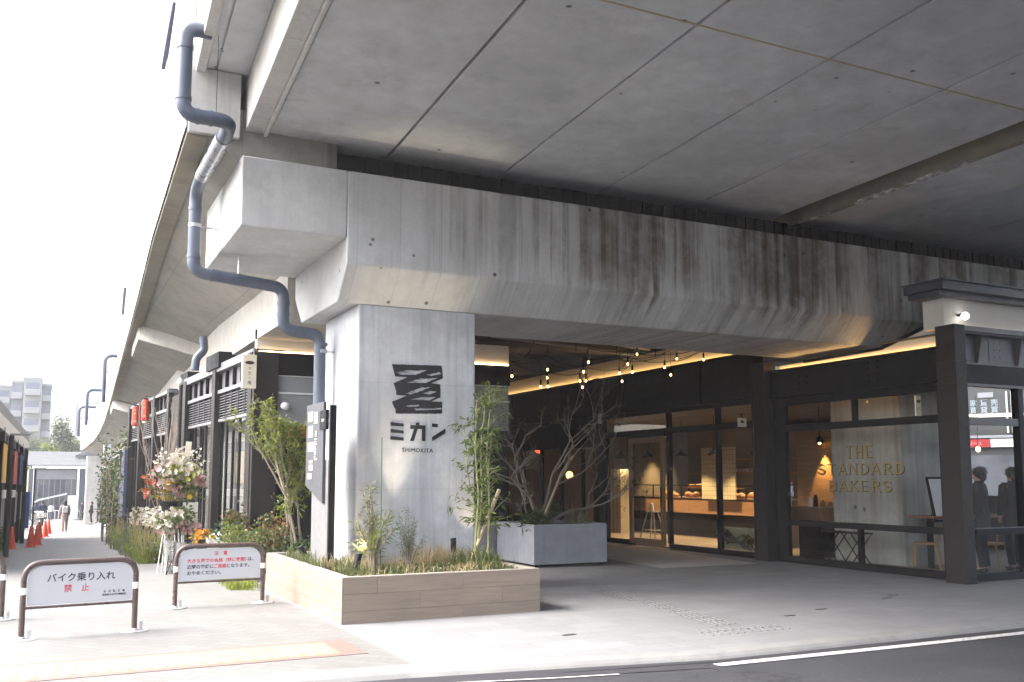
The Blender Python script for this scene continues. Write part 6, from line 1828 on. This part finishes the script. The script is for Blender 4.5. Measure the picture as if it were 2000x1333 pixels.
# ---------------------------------------------------------------- street glimpsed through the bakery's street front
op = thing('opposite_building', 'building with dark upper wall and red and white shop signs beyond the bakery', 'building', (36,26,0))
OD = Vector((.5,-.866,0)); ON = Vector((-.866,-.5,0)); OO = Vector((33.0,25.0,0))
def obx(mb, a0, a1, z0, z1, d0, d1):
    p = [OO+OD*a0+ON*d0, OO+OD*a1+ON*d0, OO+OD*a1+ON*d1, OO+OD*a0+ON*d1]
    return mb.hexa([(q.x,q.y,z0) for q in p]+[(q.x,q.y,z1) for q in p])
build('wall', obx(MB(), -12, 14, 0, 14, -3, 0), pm('dark_cladding', (.018,.017,.017), .6, 0, .2, 1), op)
build('sill_band', obx(MB(), -8, 14, 4.03, 4.16, .001, .12), M['cream'], op)
build('window', obx(MB(), -8, 14, .5, 2.55, .001, .05), pm('bright_shopfront', (.045,.048,.056), .4, 0, .9, 1.6), op)
build('red_sign', obx(MB(), -.85, .17, 2.86, 3.17, .002, .14), pm('red_sign', (.22,.012,.014), .4), op)
build('white_sign', obx(MB(), .19, 1.0, 2.86, 3.17, .002, .14), M['notice'], op)
build('pale_band', obx(MB(), -8, 14, 3.22, 3.32, .002, .1), M['fasc'], op)
tx = MB()
for body, a in (('家買',-.37),('賃貸',0),('売買',.37)):
    for j, ch in enumerate(body):
        q = OO+OD*a+ON*.02
        s = text_mb(ch, .27, (q.x,q.y,4.50-.28*j), OD, (0,0,1), depth=.002, bold=.004); tx.add(s.v, s.f)
q = OO+OD*.6+ON*.145; s = text_mb('www.rent', .13, (q.x,q.y,2.96), OD, (0,0,1), depth=.001)
build('lettering', tx, pm('pale_blue_print', (.20,.24,.28), .5), op); build('lettering', s, M['inkb'], op)
q = OO+OD*-.35+ON*.145; s = text_mb('リース', .16, (q.x,q.y,2.95), OD, (0,0,1), depth=.001); build('lettering', s, pm('pale_red_print', (.6,.3,.3), .5), op)
build('pale_panel', obx(MB(), -.2, .35, 4.80, 5.0, .002, .05), M['fasc'], op)
build('window_frame', obx(obx(obx(MB(), .78, .84, 3.4, 5, .002, .12), .95, 1.0, 3.4, 5, .002, .12), 1.25, 1.3, 3.4, 5, .002, .12), M['lightgrey'], op)
pb2 = thing('pendant_lamp', 'small bare pendant bulb over the long red table', 'lamp', (16.4,12.6,2.2), pg)
build('bulb', MB().ell((16.4,12.6,2.22), .045,.045,.055, 10, 8), M['bulb'], pb2, smooth=True); build('cord', MB().tube([(16.4,12.6,2.27),(16.4,12.6,3.264)], .006, 5), M['black'], pb2)

person(G(1.9,96), .1, 'tiny distant person in grey before the station railing, right of the strolling woman', 1.7, (.12,.12,.14), (.05,.05,.06), .8, .12)
person(G(1.0,101), .1, 'tiny distant person in pale top by the station railing', 1.65, (.45,.45,.46), (.06,.06,.1), .85, .12)
ob = thing('added_reflection_row', 'low dark row added out of view across the road to darken the bakery pane reflections', 'building', (22,-18,-.1))
build('wall', MB().box(2,-26,-.2,60,-18,4.6), pm('dark_row_cladding', (.12,.12,.125), .7, 0, .4, .4), ob)
mb = MB()
for i in range(12): mb.box(4+i*4.6,-17.99,.6,7.2+i*4.6,-17.9,2.5); mb.box(4+i*4.6,-17.99,3.2,6.2+i*4.6,-17.9,4.2)
build('window', mb, pm('dull_pane', (.16,.17,.19), .3, 0, .5, .8), ob)
# low block added behind the viewer, seen only mirrored, to darken the panes

# ---------------------------------------------------------------- thin bright air, so the far end of the street pales
hz = MB().box(-90, -40, -14, 90, 320, 34)
hm = bpy.data.materials.new('pale_air'); hm.use_nodes = True
hn = hm.node_tree
for q in list(hn.nodes):
    if q.type != 'OUTPUT_MATERIAL': hn.nodes.remove(q)
pv = hn.nodes.new('ShaderNodeVolumePrincipled')
pv.inputs['Color'].default_value = (.96,.97,1.0,1)
pv.inputs['Density'].default_value = .0007
hn.links.new(pv.outputs[0], [q for q in hn.nodes if q.type == 'OUTPUT_MATERIAL'][0].inputs['Volume'])
o = build('haze', hz, hm); o['kind'] = 'stuff'
